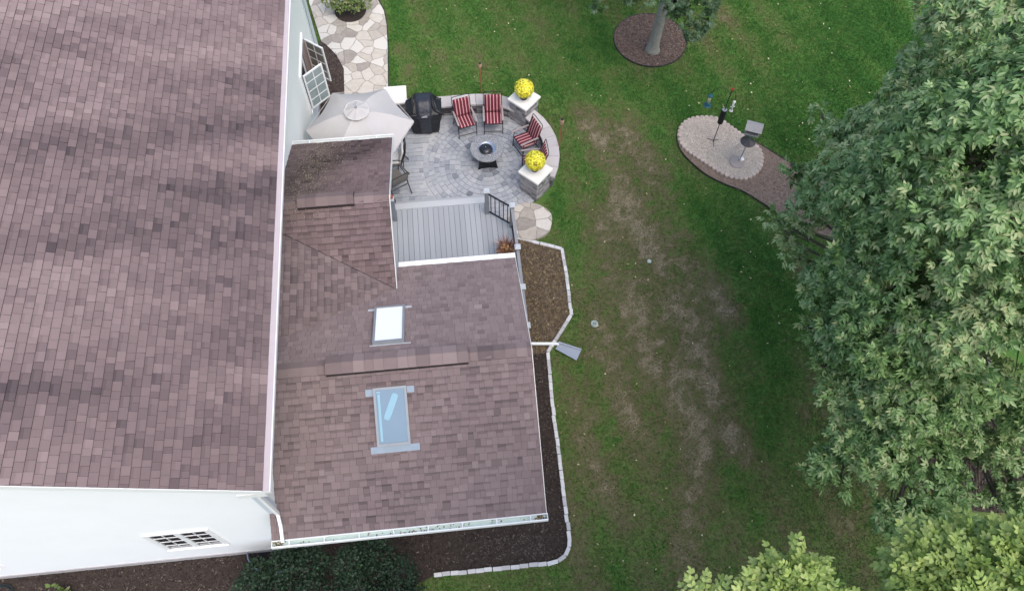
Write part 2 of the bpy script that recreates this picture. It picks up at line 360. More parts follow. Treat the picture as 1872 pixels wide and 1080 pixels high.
southbed = [(-16, -1.0), (-2.4, -1.0), (-2.1, 2.6)] + edge_line[::-1][:5] + [(1.0, edge_line[12][1]), (1.0, 3.95), (-16, 3.95)]
treemulch = [(11.7 + 2.0 * math.cos(R(a)), 4.9 + 1.9 * math.sin(R(a))) for a in range(0, 360, 12)]

# ------------------------------------------------------------------ lawn
def blob(px, py, sx, sy, rot, amp):
    x, y = at2(px, py); return (x, y, sx, sy, R(rot), amp)
DRY = [blob(1140, 330, 1.5, 1.6, 0, .16), blob(1170, 480, 1.7, 1.8, 0, .22), blob(1180, 620, 1.7, 1.6, 0, .24), blob(1180, 760, 1.5, 1.6, 0, .20), blob(1150, 900, 1.6, 1.3, 0, .14), blob(1100, 225, 1.1, .6, 0, .55), blob(1130, 265, .8, .5, -30, .6), blob(1160, 310, .8, .6, 0, .5), blob(1130, 380, .9, .7, 0, .45), blob(1185, 420, .8, .8, 0, .4),
       blob(1200, 500, 1.1, .8, 0, .42), blob(1290, 545, .7, .45, -10, .55), blob(1220, 590, 1.1, .8, 0, .5), blob(1270, 650, .7, .8, 0, .5), blob(1290, 750, .6, .9, 0, .55),
       blob(1350, 800, .35, .3, 0, .6), blob(1280, 850, .33, .6, 0, .55), blob(1265, 930, .28, .5, 10, .5), blob(1230, 1020, .3, .6, 15, .4), blob(1150, 700, .7, 1.2, 0, .28), blob(1100, 800, .5, 1.5, 0, .18),
       blob(1080, 520, .5, 1.2, 0, .22), blob(745, 110, .35, 1.1, 0, .35), blob(840, 95, .9, .5, 0, .25), blob(1290, 40, .7, .7, 0, .28), blob(960, 50, 1.2, .8, 0, .2), blob(1150, 130, .9, .5, 0, .18),
       blob(1260, 70, 2.2, 1.4, 0, .12), blob(1450, 60, .5, 3, -20, .15), blob(1060, 960, .35, 1.3, 0, .15), blob(1310, 1010, .6, .5, 0, .2), blob(1480, 1000, .6, .6, 0, .25), blob(1480, 760, .3, .5, 0, .5), blob(1455, 480, .3, .5, 0, .4),
       blob(1590, 930, .8, .4, 0, .3)]
LUSH = [blob(1285, 375, .55, .5, -30, .6), blob(1340, 450, .8, .7, -30, .7), blob(1400, 560, .7, 1.0, 0, .7), blob(1400, 700, .5, 1.0, 0, .55), blob(1450, 780, .5, .7, 0, .4), blob(1350, 900, .5, .8, 0, .35),
        blob(1108, 700, .22, .8, 0, .6), blob(1118, 830, .22, .9, 0, .6), blob(1215, 690, .2, .3, 0, .5), blob(1215, 900, .25, .6, 10, .6), blob(1190, 1010, .2, .5, 10, .5), blob(1080, 55, .45, .5, 0, .5), blob(1100, 100, .5, .8, 0, .55), blob(1125, 160, .8, .35, 0, .4),
        blob(1020, 160, .6, .3, 0, .4), blob(1020, 380, .25, .5, 0, .6), blob(1230, 190, .9, .8, 0, .4), blob(1430, 250, .8, .8, 0, .7), blob(1580, 60, 1.6, 1.6, -30, .65), blob(1500, 160, 1.2, .8, 0, .45), blob(725, 40, .3, 2, 0, .55), blob(720, 130, .12, 1.5, 0, .5),
        blob(790, 110, .15, .6, 0, .4), blob(870, 30, 1.0, .8, 0, .35), blob(1150, 1060, .3, .8, 10, .4), blob(1300, 230, .7, .4, -30, .35)]
def field(x, y, L_):
    t = np.zeros(np.shape(x))
    for cx_, cy_, sx, sy, ro, am in L_:
        dx = x - cx_; dy = y - cy_; u = dx * math.cos(ro) + dy * math.sin(ro); v = -dx * math.sin(ro) + dy * math.cos(ro)
        t = t + am * np.exp(-.5 * ((u / sx) ** 2 + (v / sy) ** 2) ** 1.3)
    return t
def grass_tint(x, y):
    """0 = lush green, 1 = straw / bare or painted tree shade"""
    wx = x + .35 * (fbm(x * 1.3, y * 1.3, 5) - .5) * 2; wy = y + .35 * (fbm(x * 1.3, y * 1.3, 9) - .5) * 2
    d = field(wx, wy, DRY); l = field(wx, wy, LUSH)
    stripe = .06 * np.sin((x * .97 + y * .22) * 2 * math.pi / 1.15)
    t = .34 + .46 * np.minimum(d * 1.1, .95) - .32 * np.minimum(l, 1.0) + stripe * 1.5
    t = t + .20 * (fbm(x * .9, y * .9, 3) - .5) + .36 * (fbm(x * 4, y * 4, 21) - .5) * (.5 + np.minimum(d, .8)) + .60 * (fbm(x * 9, y * 9, 27, 2) - .5) * (.45 + np.minimum(d, .6))
    t = t - .10 * np.clip((x - 7) / 4, 0, 1) * np.clip((y - 12) / 3, 0, 1) * (1 + np.sin((x * .93 + y * .36) * 2 * math.pi / 1.3))
    t = t + .15 * np.clip((9 - y) / 5, 0, 1)  # browner, darker tint toward the south stands in for tree shade
    return np.clip(t, .02, 1)

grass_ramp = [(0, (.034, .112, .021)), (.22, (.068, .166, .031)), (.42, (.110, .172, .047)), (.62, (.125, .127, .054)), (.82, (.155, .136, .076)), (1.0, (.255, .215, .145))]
def grass_mat(name, fine):
    m = mat(name, ramp=grass_ramp, rough=.9, namt=.10, ns=5, fine=fine, bs=24, bump=1.0, spec=.15, coord='World'); return m
M_grass = grass_mat('lawn', .45)
M_blade = mat('grass_blades', ramp=grass_ramp, rough=.7, namt=.06, ns=5, spec=.2, trans=.15, coord='World')

gx = np.concatenate([-np.geomspace(200, 15, 14), np.arange(-14, 17.01, .14), np.geomspace(18, 200, 14)])
gy = np.concatenate([-np.geomspace(200, 4, 14), np.arange(-3, 24.01, .14), np.geomspace(25, 300, 14)])
XX, YY = np.meshgrid(gx, gy); zz = .012 * (fbm(XX * 1.5, YY * 1.5, 2) - .5)
V = np.stack([XX.ravel(), YY.ravel(), zz.ravel()], 1); nx_, ny_ = len(gx), len(gy)
I, J = np.meshgrid(np.arange(nx_ - 1), np.arange(ny_ - 1)); a_ = (J * nx_ + I).ravel()
Fq = np.stack([a_, a_ + 1, a_ + nx_ + 1, a_ + nx_], 1)
fc = V[Fq].mean(1)
V[:, 2] -= .01
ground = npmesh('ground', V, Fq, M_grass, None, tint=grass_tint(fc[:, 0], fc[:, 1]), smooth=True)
# smooth tint: put it on points instead of faces
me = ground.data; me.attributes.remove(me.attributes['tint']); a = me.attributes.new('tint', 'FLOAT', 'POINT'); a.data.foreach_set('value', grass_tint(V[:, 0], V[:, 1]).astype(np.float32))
tag(ground, kind='structure')

holes = [birdbed, path_poly, wallbed, patio_poly, eastbed, eastbed2, southbed, [(-16, 3.8), (1.2, 3.8), (1.2, 9), (1.45, 9), (1.45, 12.6), (-3.8, 12.6), (-3.8, 18.2), (-16, 18.2)]]
def lawn_ok(x, y):
    ok = np.ones(x.shape, bool)
    for h in holes: ok &= ~inpoly(x, y, h)
    ok &= (x - ring_c[0]) ** 2 + (y - ring_c[1]) ** 2 > ring_r ** 2
    ok &= (x - flag_c[0]) ** 2 + (y - flag_c[1]) ** 2 > flag_r ** 2
    ok &= ~inpoly(x, y, treemulch)
    ok &= ~((x > -2) & (x < 1.2) & (y > 15.3) & (y < 16.1))
    ok &= ((x - ARC_C[0]) ** 2 + (y - ARC_C[1]) ** 2 > 2.17 ** 2) | (y < 12.3)
    return ok
NB = 700000
bx = nrg.uniform(-5, 15, NB); by = nrg.uniform(1.0, 22.5, NB)
k_ = lawn_ok(bx, by) & (bx < 7.5 + by * .62) & (fbm(bx * 7, by * 7, 31) > .22); bx = bx[k_]; by = by[k_]; n = len(bx)
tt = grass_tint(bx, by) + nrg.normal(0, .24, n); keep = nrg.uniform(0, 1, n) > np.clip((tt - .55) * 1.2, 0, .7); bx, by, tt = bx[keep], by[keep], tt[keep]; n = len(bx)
h_ = nrg.uniform(.02, .05, n) * np.clip(1.15 - tt * .6, .5, 1.2); az = nrg.uniform(0, 2 * math.pi, n); ln_ = nrg.uniform(.2, 1.3, n)
r0 = np.stack([bx, by, np.full(n, -.012)], 1); side = np.stack([np.cos(az + 1.57), np.sin(az + 1.57), np.zeros(n)], 1) * .011
tipv = r0 + np.stack([np.cos(az) * ln_ * h_, np.sin(az) * ln_ * h_, h_ + .008], 1)
BV = np.stack([r0 - side, r0 + side, tipv], 1).reshape(-1, 3); BF = np.arange(3 * n).reshape(-1, 3)
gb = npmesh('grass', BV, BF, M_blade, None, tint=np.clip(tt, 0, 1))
tag(gb, 'short mown lawn grass with brown dry patches', 'grass', kind='stuff')

# fallen leaves over the lawn
def leaf_scatter(name, pts, s0, s1, m, label, cat, tlo=0, thi=1, zoff=.03, parent=None, kind='stuff'):
    n = len(pts); v, f = leaflet((-.5, 0), (1, 0), 1.0, .3, fold=.5, droop=.15); v = np.array(v); f = np.array(f)
    pos = np.column_stack([pts, np.full(n, zoff)]) if pts.shape[1] == 2 else pts
    az = nrg.uniform(0, 6.28, n); ax = np.stack([np.cos(az), np.sin(az), nrg.normal(0, .25, n)], 1); nn = np.stack([nrg.normal(0, .35, n), nrg.normal(0, .35, n), np.ones(n)], 1)
    V, F = scatter(v, f, pos, ax, nn, nrg.uniform(s0, s1, n)); o = npmesh(name, V, F, m, parent, tint=np.repeat(nrg.uniform(tlo, thi, n), 2))
    if parent is None: tag(o, label, cat, kind=kind)
    return o
p = np.stack([nrg.uniform(-1.5, 13, 800), nrg.uniform(1.5, 21.5, 800)], 1); p = p[lawn_ok(p[:, 0], p[:, 1])]
leaf_scatter('fallen_leaves', p, .025, .075, M_fall, 'small pale and yellow fallen leaves strewn over the lawn', 'leaves', .0, .95, .035)
p = np.stack([nrg.uniform(1.1, 3.6, 900), nrg.uniform(7.8, 12.0, 900)], 1); p = p[inpoly(p[:, 0], p[:, 1], eastbed)]
leaf_scatter('leaf_litter', p, .035, .09, M_fall, 'brown dead leaves lying thick in the kerbed bed beside the deck', 'leaf litter', 0, .5, .035)

# beds
def sheet(name, poly, z, m, kind='structure', th=.05, tint=.5):
    b = MB(); b.prism(poly, z - th, z, tint); o = b.build(name, m); tag(o, kind=kind); return o
sheet('mulch_bed', southbed, .012, M_mulch, th=.02)
chips('mulch_chips', eastbed, 420, .03, .08, 'brown bark and dead leaf bits in the kerbed bed beside the deck', mat('brown_bits', ramp=[(0, (.03, .02, .014)), (.5, (.10, .068, .042)), (1, (.24, .18, .11))], rough=.95), .02) if False else None
sheet('leafy_bed', eastbed, .016, M_litter, th=.02)
sheet('narrow_bed', eastbed2, .014, M_mulch, th=.02)
sheet('wall_bed', wallbed, .03, mat('mulch_brown', (.065, .048, .043), rough=1, namt=.45, ns=10, bump=1, bs=40, coord='World'), th=.03)
sheet('tree_ring_mulch', [(ring_c[0] + ring_r * math.cos(R(a)), ring_c[1] + ring_r * math.sin(R(a))) for a in range(0, 360, 8)], .03, M_mulch2, th=.04)
sheet('shade_tree_mulch', treemulch, .015, M_mulch, th=.02)
sheet('gravel_mulch', birdbed, .03, M_gravel2, th=.03)
sheet('flagstone_path', path_poly, .05, M_flag, th=.06)
def chips(name, poly, dens, s0, s1, label, m, z, cat='mulch', tlo=0, thi=1):
    P = np.array(poly)[:, :2]; lo = P.min(0); hi = P.max(0); lo = np.maximum(lo, [-11.5, 1.5]); n = int(dens * (hi - lo).prod())
    q = np.stack([nrg.uniform(lo[0], hi[0], n), nrg.uniform(lo[1], hi[1], n)], 1); q = q[inpoly(q[:, 0], q[:, 1], poly)]; n = len(q)
    tv = np.array([(-.5, -.16, 0), (.5, -.12, 0), (.5, .14, 0), (-.5, .16, 0), (-.5, -.16, .2), (.5, -.12, .2), (.5, .14, .2), (-.5, .16, .2)]); tf = np.array([(4, 5, 6, 7), (0, 1, 5, 4), (1, 2, 6, 5), (2, 3, 7, 6), (3, 0, 4, 7)])
    az = nrg.uniform(0, 6.28, n); ax = np.stack([np.cos(az), np.sin(az), nrg.normal(0, .25, n)], 1); nn = np.stack([nrg.normal(0, .3, n), nrg.normal(0, .3, n), np.ones(n)], 1)
    V, F = scatter(tv, tf, np.column_stack([q, np.full(n, z)]), ax, nn, nrg.uniform(s0, s1, n))
    t = nrg.beta(2, 3, n) * (thi - tlo) + tlo; o = npmesh(name, V, F, m, None, tint=np.repeat(t, 5)); tag(o, label, cat, kind='stuff')
chips('mulch_chips', southbed, 330, .03, .075, 'dark shredded bark mulch along the south wall', M_chip, .015)
chips('mulch_chips', wallbed, 500, .03, .07, 'dark bark mulch between the white wall and the flagstone path', M_chip, .035, tlo=.35)
chips('mulch_chips', eastbed2, 500, .03, .07, 'brown mulch in the narrow strip east of the house', M_chip, .02, tlo=.1)
chips('mulch_chips', [(ring_c[0] + ring_r * math.cos(R(a)), ring_c[1] + ring_r * math.sin(R(a))) for a in range(0, 360, 12)], 700, .03, .07, 'weathered brown mulch around the ringed tree trunk', mat('worn_chips', ramp=[(0, (.06, .045, .038)), (.5, (.16, .115, .095)), (1, (.36, .29, .25))], rough=.95), .035)
chips('mulch_chips', treemulch, 250, .03, .07, 'dark mulch under the large ash tree', M_chip, .02)
chips('gravel_stones', birdbed, 900, .015, .04, 'brownish gravel in the tail of the feeder bed', mat('gravel_stones', ramp=[(0, (.10, .07, .052)), (.5, (.27, .195, .15)), (1, (.52, .43, .35))], rough=.9), .032, 'gravel')
chips('gravel_stones', birdrock, 1500, .015, .04, 'pale pea gravel inside the scalloped stone border', mat('gravel_pale', ramp=[(0, (.36, .29, .24)), (.5, (.60, .51, .43)), (1, (.80, .72, .63))], rough=.9), .105, 'gravel')

chips('mulch_chips', eastbed, 700, .03, .08, 'brown bark and dead leaf bits in the kerbed bed beside the deck', mat('brown_bits', ramp=[(0, (.05, .036, .024)), (.5, (.16, .118, .076)), (1, (.32, .25, .165))], rough=.95), .02)
pcx, pcy = at2(945, 1000)
chips('mulch_chips', [(pcx + (.75 + .15 * math.sin(a * .2)) * math.cos(R(a)), pcy + .28 * math.sin(R(a))) for a in range(0, 360, 15)], 420, .02, .05, 'greyish worn soil crumbs near the rounded kerb corner', mat('grey_crumbs', ramp=[(0, (.05, .04, .038)), (.5, (.13, .11, .10)), (1, (.26, .23, .21))], rough=.95), .02)
# black bed edgings
def ribbon(name, pts, label, cat, closed=False, h=.045, r=.008, m=None):
    b = MB(); pts = list(pts) + ([pts[0]] if closed else [])
    for k in range(len(pts) - 1):
        (x0, y0), (x1, y1) = pts[k], pts[k + 1]; L_ = math.hypot(x1 - x0, y1 - y0)
        b.box(((x0 + x1) / 2, (y0 + y1) / 2, h / 2 - .01), (L_ + r, 2 * r, h + .02), math.atan2(y1 - y0, x1 - x0))
    b.tube([(x, y, h) for x, y in pts], r * 1.3, 6, cap=not closed)
    o = b.build(name, m or M_blackedge); tag(o, label, cat); return o
def smooth_line(pts, n=4, closed=False):
    out = []; k = len(pts); rg = k if closed else k - 1
    for i in range(rg):
        P = [Vector(pts[j % k] if closed else pts[min(max(j, 0), k - 1)]).to_2d() for j in (i - 1, i, i + 1, i + 2)]
        for j in range(n):
            t = j / n; out.append(tuple(.5 * ((2 * P[1]) + (-P[0] + P[2]) * t + (2 * P[0] - 5 * P[1] + 4 * P[2] - P[3]) * t * t + (-P[0] + 3 * P[1] - 3 * P[2] + P[3]) * t ** 3)))
    if not closed: out.append(tuple(pts[-1]))
    return out
ribbon('bed_edging', smooth_line(birdbed, 4, True), 'black edging strip around the bird feeder bed', 'garden edging', True)
ribbon('bed_edging', [(ring_c[0] + ring_r * math.cos(R(a)), ring_c[1] + ring_r * math.sin(R(a))) for a in range(0, 360, 8)], 'black edging ring around the tree mulch circle', 'garden edging', True)
pe = smooth_line([path_poly[k] for k in (3, 4, 5, 6, 7, 8)], 4); ribbon('path_edging', [(x + .012, y) for x, y in pe], 'thin dark edging between flagstone path and lawn', 'garden edging', h=.05, r=.01)

# scalloped stone border + raised gravel
rk = smooth_line(birdrock, 6, True)
b = MB(); b.prism(rk, .0, .10, .5); tag(b.build('gravel', M_gravel), kind='structure')
b = MB(); L_ = [0]
for k in range(len(rk)): L_.append(L_[-1] + math.hypot(rk[(k + 1) % len(rk)][0] - rk[k][0], rk[(k + 1) % len(rk)][1] - rk[k][1]))
s_ = 0; cxr = sum(p[0] for p in rk) / len(rk); cyr = sum(p[1] for p in rk) / len(rk)
while s_ < L_[-1] - .05:
    k = max(i for i in range(len(rk)) if L_[i] <= s_); f = (s_ - L_[k]) / max(1e-6, L_[k + 1] - L_[k]); q0, q1 = rk[k], rk[(k + 1) % len(rk)]
    x = q0[0] + (q1[0] - q0[0]) * f; y = q0[1] + (q1[1] - q0[1]) * f; an = math.atan2(q1[1] - q0[1], q1[0] - q0[0])
    b.lathe([(.07, -.02), (.072, .09), (.060, .108), (.03, .112)], (x, y, 0), 10, rnd.uniform(.3, .8)); s_ += .135
tag(b.build('scalloped_border', mat('scallop_stone', ramp=[(0, (.34, .27, .22)), (1, (.60, .50, .43))], rough=.9, namt=.1, bump=.4), smooth=False), 'scalloped pinkish stone border around the pale gravel', 'garden edging')

# white block edging
def block_edging(name, pts, wd, h, ln, label):
    b = MB(); pts = [Vector(p).to_2d() for p in pts]
    for k in range(len(pts) - 1):
        d = pts[k + 1] - pts[k]; L_ = d.length; n = max(1, round(L_ / ln)); an = math.atan2(d.y, d.x)
        for j in range(n):
            c = pts[k] + d * ((j + .5) / n); t = rnd.uniform(.35, .85)
            b.box((c.x + rnd.gauss(0, .004), c.y + rnd.gauss(0, .004), h / 2 - .02), (L_ / n - .008, wd, h + .04), an + rnd.gauss(0, .02), t, bev=.008)
    tag(b.build(name, M_edge), label, 'garden edging')
block_edging('block_edging', edge_line, .085, .07, .19, 'pale stone block edging zigzagging round the beds east and south of the house')

# ------------------------------------------------------------------ patio
def blockpaved():
    b = MB()
    b.prism(patio_poly, -.03, .03, .5); base = b.build('paver_joints', M_joint); tag(base, kind='structure')
    b = MB(); fc_ = (.9, 13.85); Rr = 1.72
    def ok(x, y): return bool(inpoly(np.array([x]), np.array([y]), patio_poly)[0])
    def ptint(x, y):
        t = .62 + .35 * (float(fbm(x * 1.1, y * 1.1, 41)) - .5) + rnd.gauss(0, .07)
        if rnd.random() < .12: t -= rnd.uniform(.15, .32)
        return min(1, max(.12, t))
    r = .16
    b.lathe([(.14, .03), (.14, .052), (.13, .056)], (fc_[0], fc_[1], 0), 12, .5)
    while r < Rr:
        w_ = .15; n = max(6, int(2 * math.pi * (r + w_ / 2) / .165)); ph = rnd.random()
        for k in range(n):
            a0 = 2 * math.pi * (k + ph) / n + .006 / (r + .05); a1 = 2 * math.pi * (k + 1 + ph) / n - .006 / (r + .05); ra, rb = r + .006, r + w_ - .006
            am = (a0 + a1) / 2; cx_, cy_ = fc_[0] + (r + .07) * math.cos(am), fc_[1] + (r + .07) * math.sin(am)
            if not ok(cx_, cy_): continue
            jj = [rnd.gauss(0, .004) for _ in range(4)]
            pl = [(fc_[0] + (ra) * math.cos(a0 + jj[0]), fc_[1] + ra * math.sin(a0 + jj[0])), (fc_[0] + rb * math.cos(a0 + jj[1]), fc_[1] + rb * math.sin(a0 + jj[1])), (fc_[0] + rb * math.cos(a1 + jj[2]), fc_[1] + rb * math.sin(a1 + jj[2])), (fc_[0] + ra * math.cos(a1 + jj[3]), fc_[1] + ra * math.sin(a1 + jj[3]))][::-1]
            t = ptint(cx_, cy_)
            if r > .85 and r < 1.5 and rnd.random() < .16: t -= .18
            b.prism(pl, .02, .052 + rnd.uniform(-.002, .003), max(.12, t))
        r += w_
    # a second fan of arcs to the west, then coursed blocks
    f2 = (-.95, 13.05)
    y = 11.75
    row = 0
    while y < 15.9:
        hgt = rnd.choice([.135, .135, .18]); x = -3.85 + rnd.uniform(0, .1)
        while x < 2.9:
            wd = rnd.choice([.135, .18, .18, .24]); cx_, cy_ = x + wd / 2, y + hgt / 2
            cor = [(x + .006, y + .006), (x + wd - .006, y + .006), (x + wd - .006, y + hgt - .006), (x + .006, y + hgt - .006)]
            if all(math.hypot(p[0] - fc_[0], p[1] - fc_[1]) > r - .03 for p in cor) and all(ok(*p) for p in cor):
                cor = [(p[0] + rnd.gauss(0, .003), p[1] + rnd.gauss(0, .003)) for p in cor]
                b.prism(cor, .02, .052 + rnd.uniform(-.002, .003), ptint(cx_, cy_))
            x += wd
        y += hgt
    tag(b.build('patio_paving', M_paver), kind='structure')
blockpaved()
b = MB(); b.prism([(flag_c[0] + flag_r * math.cos(R(a)) * (1 + .03 * math.sin(R(a * 5))), flag_c[1] + flag_r * math.sin(R(a)) * (1 + .03 * math.cos(R(a * 3)))) for a in range(0, 360, 8)], -.02, .09)
tag(b.build('flagstone_landing', M_flag), kind='structure')

def stone_courses(b, path, z0, rows, rh, depth, closed=False):
    """stacked rough blocks along a polyline (outer face), each a small bevelled box"""
    for k in range(rows):
        for i in range(len(path) - 1):
            p0, p1 = Vector(path[i]), Vector(path[i + 1]); d = p1 - p0; L_ = d.length; an = math.atan2(d.y, d.x); s = 0; nrmv = Vector((d.y, -d.x)).normalized()
            while s < L_ - .02:
                wl = min(rnd.uniform(.14, .30), L_ - s)
                if L_ - s - wl < .07: wl = L_ - s
                c = p0 + d.normalized() * (s + wl / 2) + nrmv * (rnd.uniform(-.006, .008) - depth / 2)
                b.box((c.x, c.y, z0 + (k + .5) * rh), (wl - .008, depth, rh - .008), an, rnd.uniform(.15, 1) * .9, bev=.008)
                s += wl
# seat wall
wl = empty('seat_wall', (ARC_C[0], ARC_C[1] + 2.0, 0), 'low curved grey stone seat wall with pale pink cap around the patio', 'garden wall')
inner = [(-1.25, 15.72)] + arc(1.82, 90, -28, 16); outer = [(-1.25, 16.02)] + arc(2.12, 90, -28, 16)
b = MB(); stone_courses(b, [(p[0], p[1]) for p in inner[::-1]][::-1], 0, 3, .14, .1)
stone_courses(b, outer[::-1], 0, 3, .14, .1)
for k in range(len(inner) - 1): b.prism([(inner[k][0], inner[k][1] + .0), inner[k + 1], outer[k + 1], outer[k]][::-1] if False else [inner[k], inner[k + 1], ((inner[k + 1][0] * .2 + outer[k + 1][0] * .8), (inner[k + 1][1] * .2 + outer[k + 1][1] * .8)), ((inner[k][0] * .2 + outer[k][0] * .8), (inner[k][1] * .2 + outer[k][1] * .8))], 0, .40, .1)
b.build('wall_blocks', M_stone, wl)
b = MB(); i2 = [(-1.25, 15.66)] + arc(1.77, 90, -28, 12); o2 = [(-1.25, 16.06)] + arc(2.17, 90, -28, 12)
i2[1:1] = [(-.6, 15.665), (.05, 15.667)]; o2[1:1] = [(-.6, 16.06), (.05, 16.065)]
for k in range(len(i2) - 1):
    g = .006
    def lp(a_, b_, t): return (a_[0] + (b_[0] - a_[0]) * t, a_[1] + (b_[1] - a_[1]) * t)
    q = [lp(i2[k], i2[k + 1], .012), lp(i2[k], i2[k + 1], .988), lp(o2[k], o2[k + 1], .988), lp(o2[k], o2[k + 1], .012)]
    b.prism(q, .42, .485 + rnd.uniform(-.003, .003), rnd.uniform(.5, .95))
b.build('wall_cap', M_capstone, wl)
# pillars
def pillar(cx_, cy_, rot, h, label, side=.58, capside=.68):
    o = empty('stone_pillar', (cx_, cy_, 0), label, 'pillar', 'stone pillars around the patio')
    b = MB(); hs = side / 2; c = [Vector((-hs, -hs)), Vector((hs, -hs)), Vector((hs, hs)), Vector((-hs, hs))]
    c = [Matrix.Rotation(rot, 2) @ p + Vector((cx_, cy_)) for p in c]; rows = round(h / .1)
    for i in range(4):
        for k in range(rows):
            p0, p1 = c[i], c[(i + 1) % 4]; d = p1 - p0; L_ = d.length; n_ = Vector((d.y, -d.x)).normalized(); s = .003 if (k + i) % 2 else .09
            while s < L_ - .02:
                w_ = min(rnd.uniform(.1, .26), L_ - s)
                if L_ - s - w_ < .06: w_ = L_ - s
                m_ = p0 + d.normalized() * (s + w_ / 2) + n_ * (rnd.uniform(-.004, .006) - .04)
                b.box((m_.x, m_.y, (k + .5) * h / rows), (w_ - .008, .09, h / rows - .008), math.atan2(d.y, d.x), rnd.uniform(.3, .98), bev=.007); s += w_
    b.box((cx_, cy_, h / 2 - .01), (side - .07, side - .07, h - .02), rot, .35)
    b.build('pillar_body', M_stone, o)
    b = MB(); b.box((cx_, cy_, h + .035), (capside, capside, .07), rot, 1, bev=.012); b.build('cap_stone', M_lime, o)
    return o
PH = .82
pillar(2.10, 15.44, R(45), PH, 'stone pillar with yellow flowers, farther one beside the striped chairs')
pillar(2.13, 12.88, R(45), PH, 'stone pillar with yellow flowers, nearer one beside the round flagstone landing')
pillar(-1.56, 16.2, 0, .48, 'stone pillar with bare white cap beside the umbrella and the covered grill', .56, .66)

# mums
def mum(x, y, z, label, spot):
    o = empty('mum_plant', (x, y, z), label, 'potted plant', 'yellow mums on the pillars')
    b = MB(); b.lathe([(.10, 0), (.13, .1), (.14, .15), (.13, .15), (.12, .14)], (x, y, z), 18); b.build('pot', M_pot, o, True)
    c = np.array([x, y, z + .38]); rr = .27
    b = MB(); b.lathe([(.06, -.24), (.2, -.14), (.245, .0), (.21, .13), (.12, .2), (.02, .235)], tuple(c), 18, 1, .06); b.build('leaves', M_mumg, o)
    n = 850; ga = math.pi * (3 - 5 ** .5); k = np.arange(n); zz_ = 1 - 1.75 * (k + .5) / n; rad = np.sqrt(1 - zz_ ** 2); d = np.stack([rad * np.cos(ga * k), rad * np.sin(ga * k), zz_], 1) + nrg.normal(0, .05, (n, 3)); d = norm(d)
    if spot is not None: kk = (d @ norm(np.array(spot, float))) < .975; d = d[kk]
    keep = nrg.uniform(0, 1, len(d)) < .93; d = d[keep]; n = len(d)
    tv = [(0, 0, .004)]; tf = []
    for j in range(8):
        a0 = j * math.pi / 4; r_ = 1 if j % 2 else .72; tv.append((r_ * math.cos(a0), r_ * math.sin(a0), .12 if j % 2 else -.05))
    for j in range(8): tf.append((0, 1 + j, 1 + (j + 1) % 8))
    ax = norm(np.cross(d, nrg.normal(0, 1, (n, 3)))); bump_ = 1 + .09 * (fbm(d[:, 0] * 4 + x, d[:, 1] * 4 + d[:, 2] * 3, 8) - .5) * 2
    V, F = scatter(np.array(tv), np.array(tf), c + d * (rr * bump_)[:, None] * np.array([1, 1, .93]), ax, d + nrg.normal(0, .25, d.shape), nrg.uniform(.020, .030, n))
    npmesh('flowers', V, F, M_mum, o, tint=np.repeat(np.clip(.62 + .5 * (fbm(d[:, 0] * 5 + x, d[:, 1] * 5 + d[:, 2] * 4, 19) - .5) * 2 + nrg.normal(0, .22, n), 0, 1), 8))
mum(2.09, 15.42, PH + .07, 'round yellow mum in black pot on the farther stone pillar', None)
mum(2.11, 12.90, PH + .07, 'round yellow mum with a dark gap on the pillar nearer the deck', (-.1, -.75, .6))

# fire pit
fp = empty('fire_pit_table', (.91, 13.95, .052), 'round speckled granite fire pit table on black base amid striped chairs', 'fire pit')
def ringpoly(b, c, ri, ro, z0, z1, n=40, tint=.5):
    vs = []
    for r_, z in ((ri, z0), (ro, z0), (ro + .008, (z0 + z1) / 2), (ro, z1), (ri, z1)):
        for j in range(n): t = 2 * math.pi * j / n; vs.append((c[0] + r_ * math.cos(t), c[1] + r_ * math.sin(t), z))
    fs = [(i * n + j, i * n + (j + 1) % n, ((i + 1) % 5) * n + (j + 1) % n, ((i + 1) % 5) * n + j) for i in range(5) for j in range(n)]
    b.mesh(vs, fs, tint)
b = MB(); ringpoly(b, (.91, 13.95), .245, .46, .575, .615, 48); b.build('table_top', M_granite, fp)
b = MB(); b.lathe([(.0, .50), (.12, .50), (.22, .57), (.243, .618), (.238, .618), (.2, .59)], (.91, 13.95, 0), 32); b.build('bowl', M_steel, fp, True)
b = MB(); b.lathe([(.185, .575), (.19, .60), (.165, .64), (.1, .67), (.03, .682), (.001, .683)], (.875, 13.94, 0), 28); ld = b.build('lid', mat('fire_lid', (.02, .022, .028), rough=.22, namt=.2), fp, True)
b = MB(); b.lathe([(.012, .68), (.014, .70), (.001, .71)], (.875, 13.94, 0), 10); b.build('knob', M_steel, ld, True)
b = MB()
for i, (z, s) in enumerate(((.052, .23), (.2, .2), (.42, .2), (.575, .24))): pass
zs = [(.052, .285), (.12, .265), (.25, .24), (.42, .24), (.575, .28)]
vs = []
for z, s in zs:
    for k in range(4):
        for j in range(5):
            t = (j / 5 - .5) * 2; e = s * (1 - .16 * (1 - t * t)); a = R(-90 + 90 * k); p_ = Vector((t * s, e)); q = Matrix.Rotation(a + math.pi, 2) @ p_ if False else Matrix.Rotation(-a, 2) @ p_
            vs.append((.91 + q.x, 13.95 + q.y, z))
n = 20; b.mesh(vs, [(i * n + j, i * n + (j + 1) % n, (i + 1) * n + (j + 1) % n, (i + 1) * n + j) for i in range(4) for j in range(n)] + [tuple(range(80, 100))]); b.build('base', M_blackp, fp)

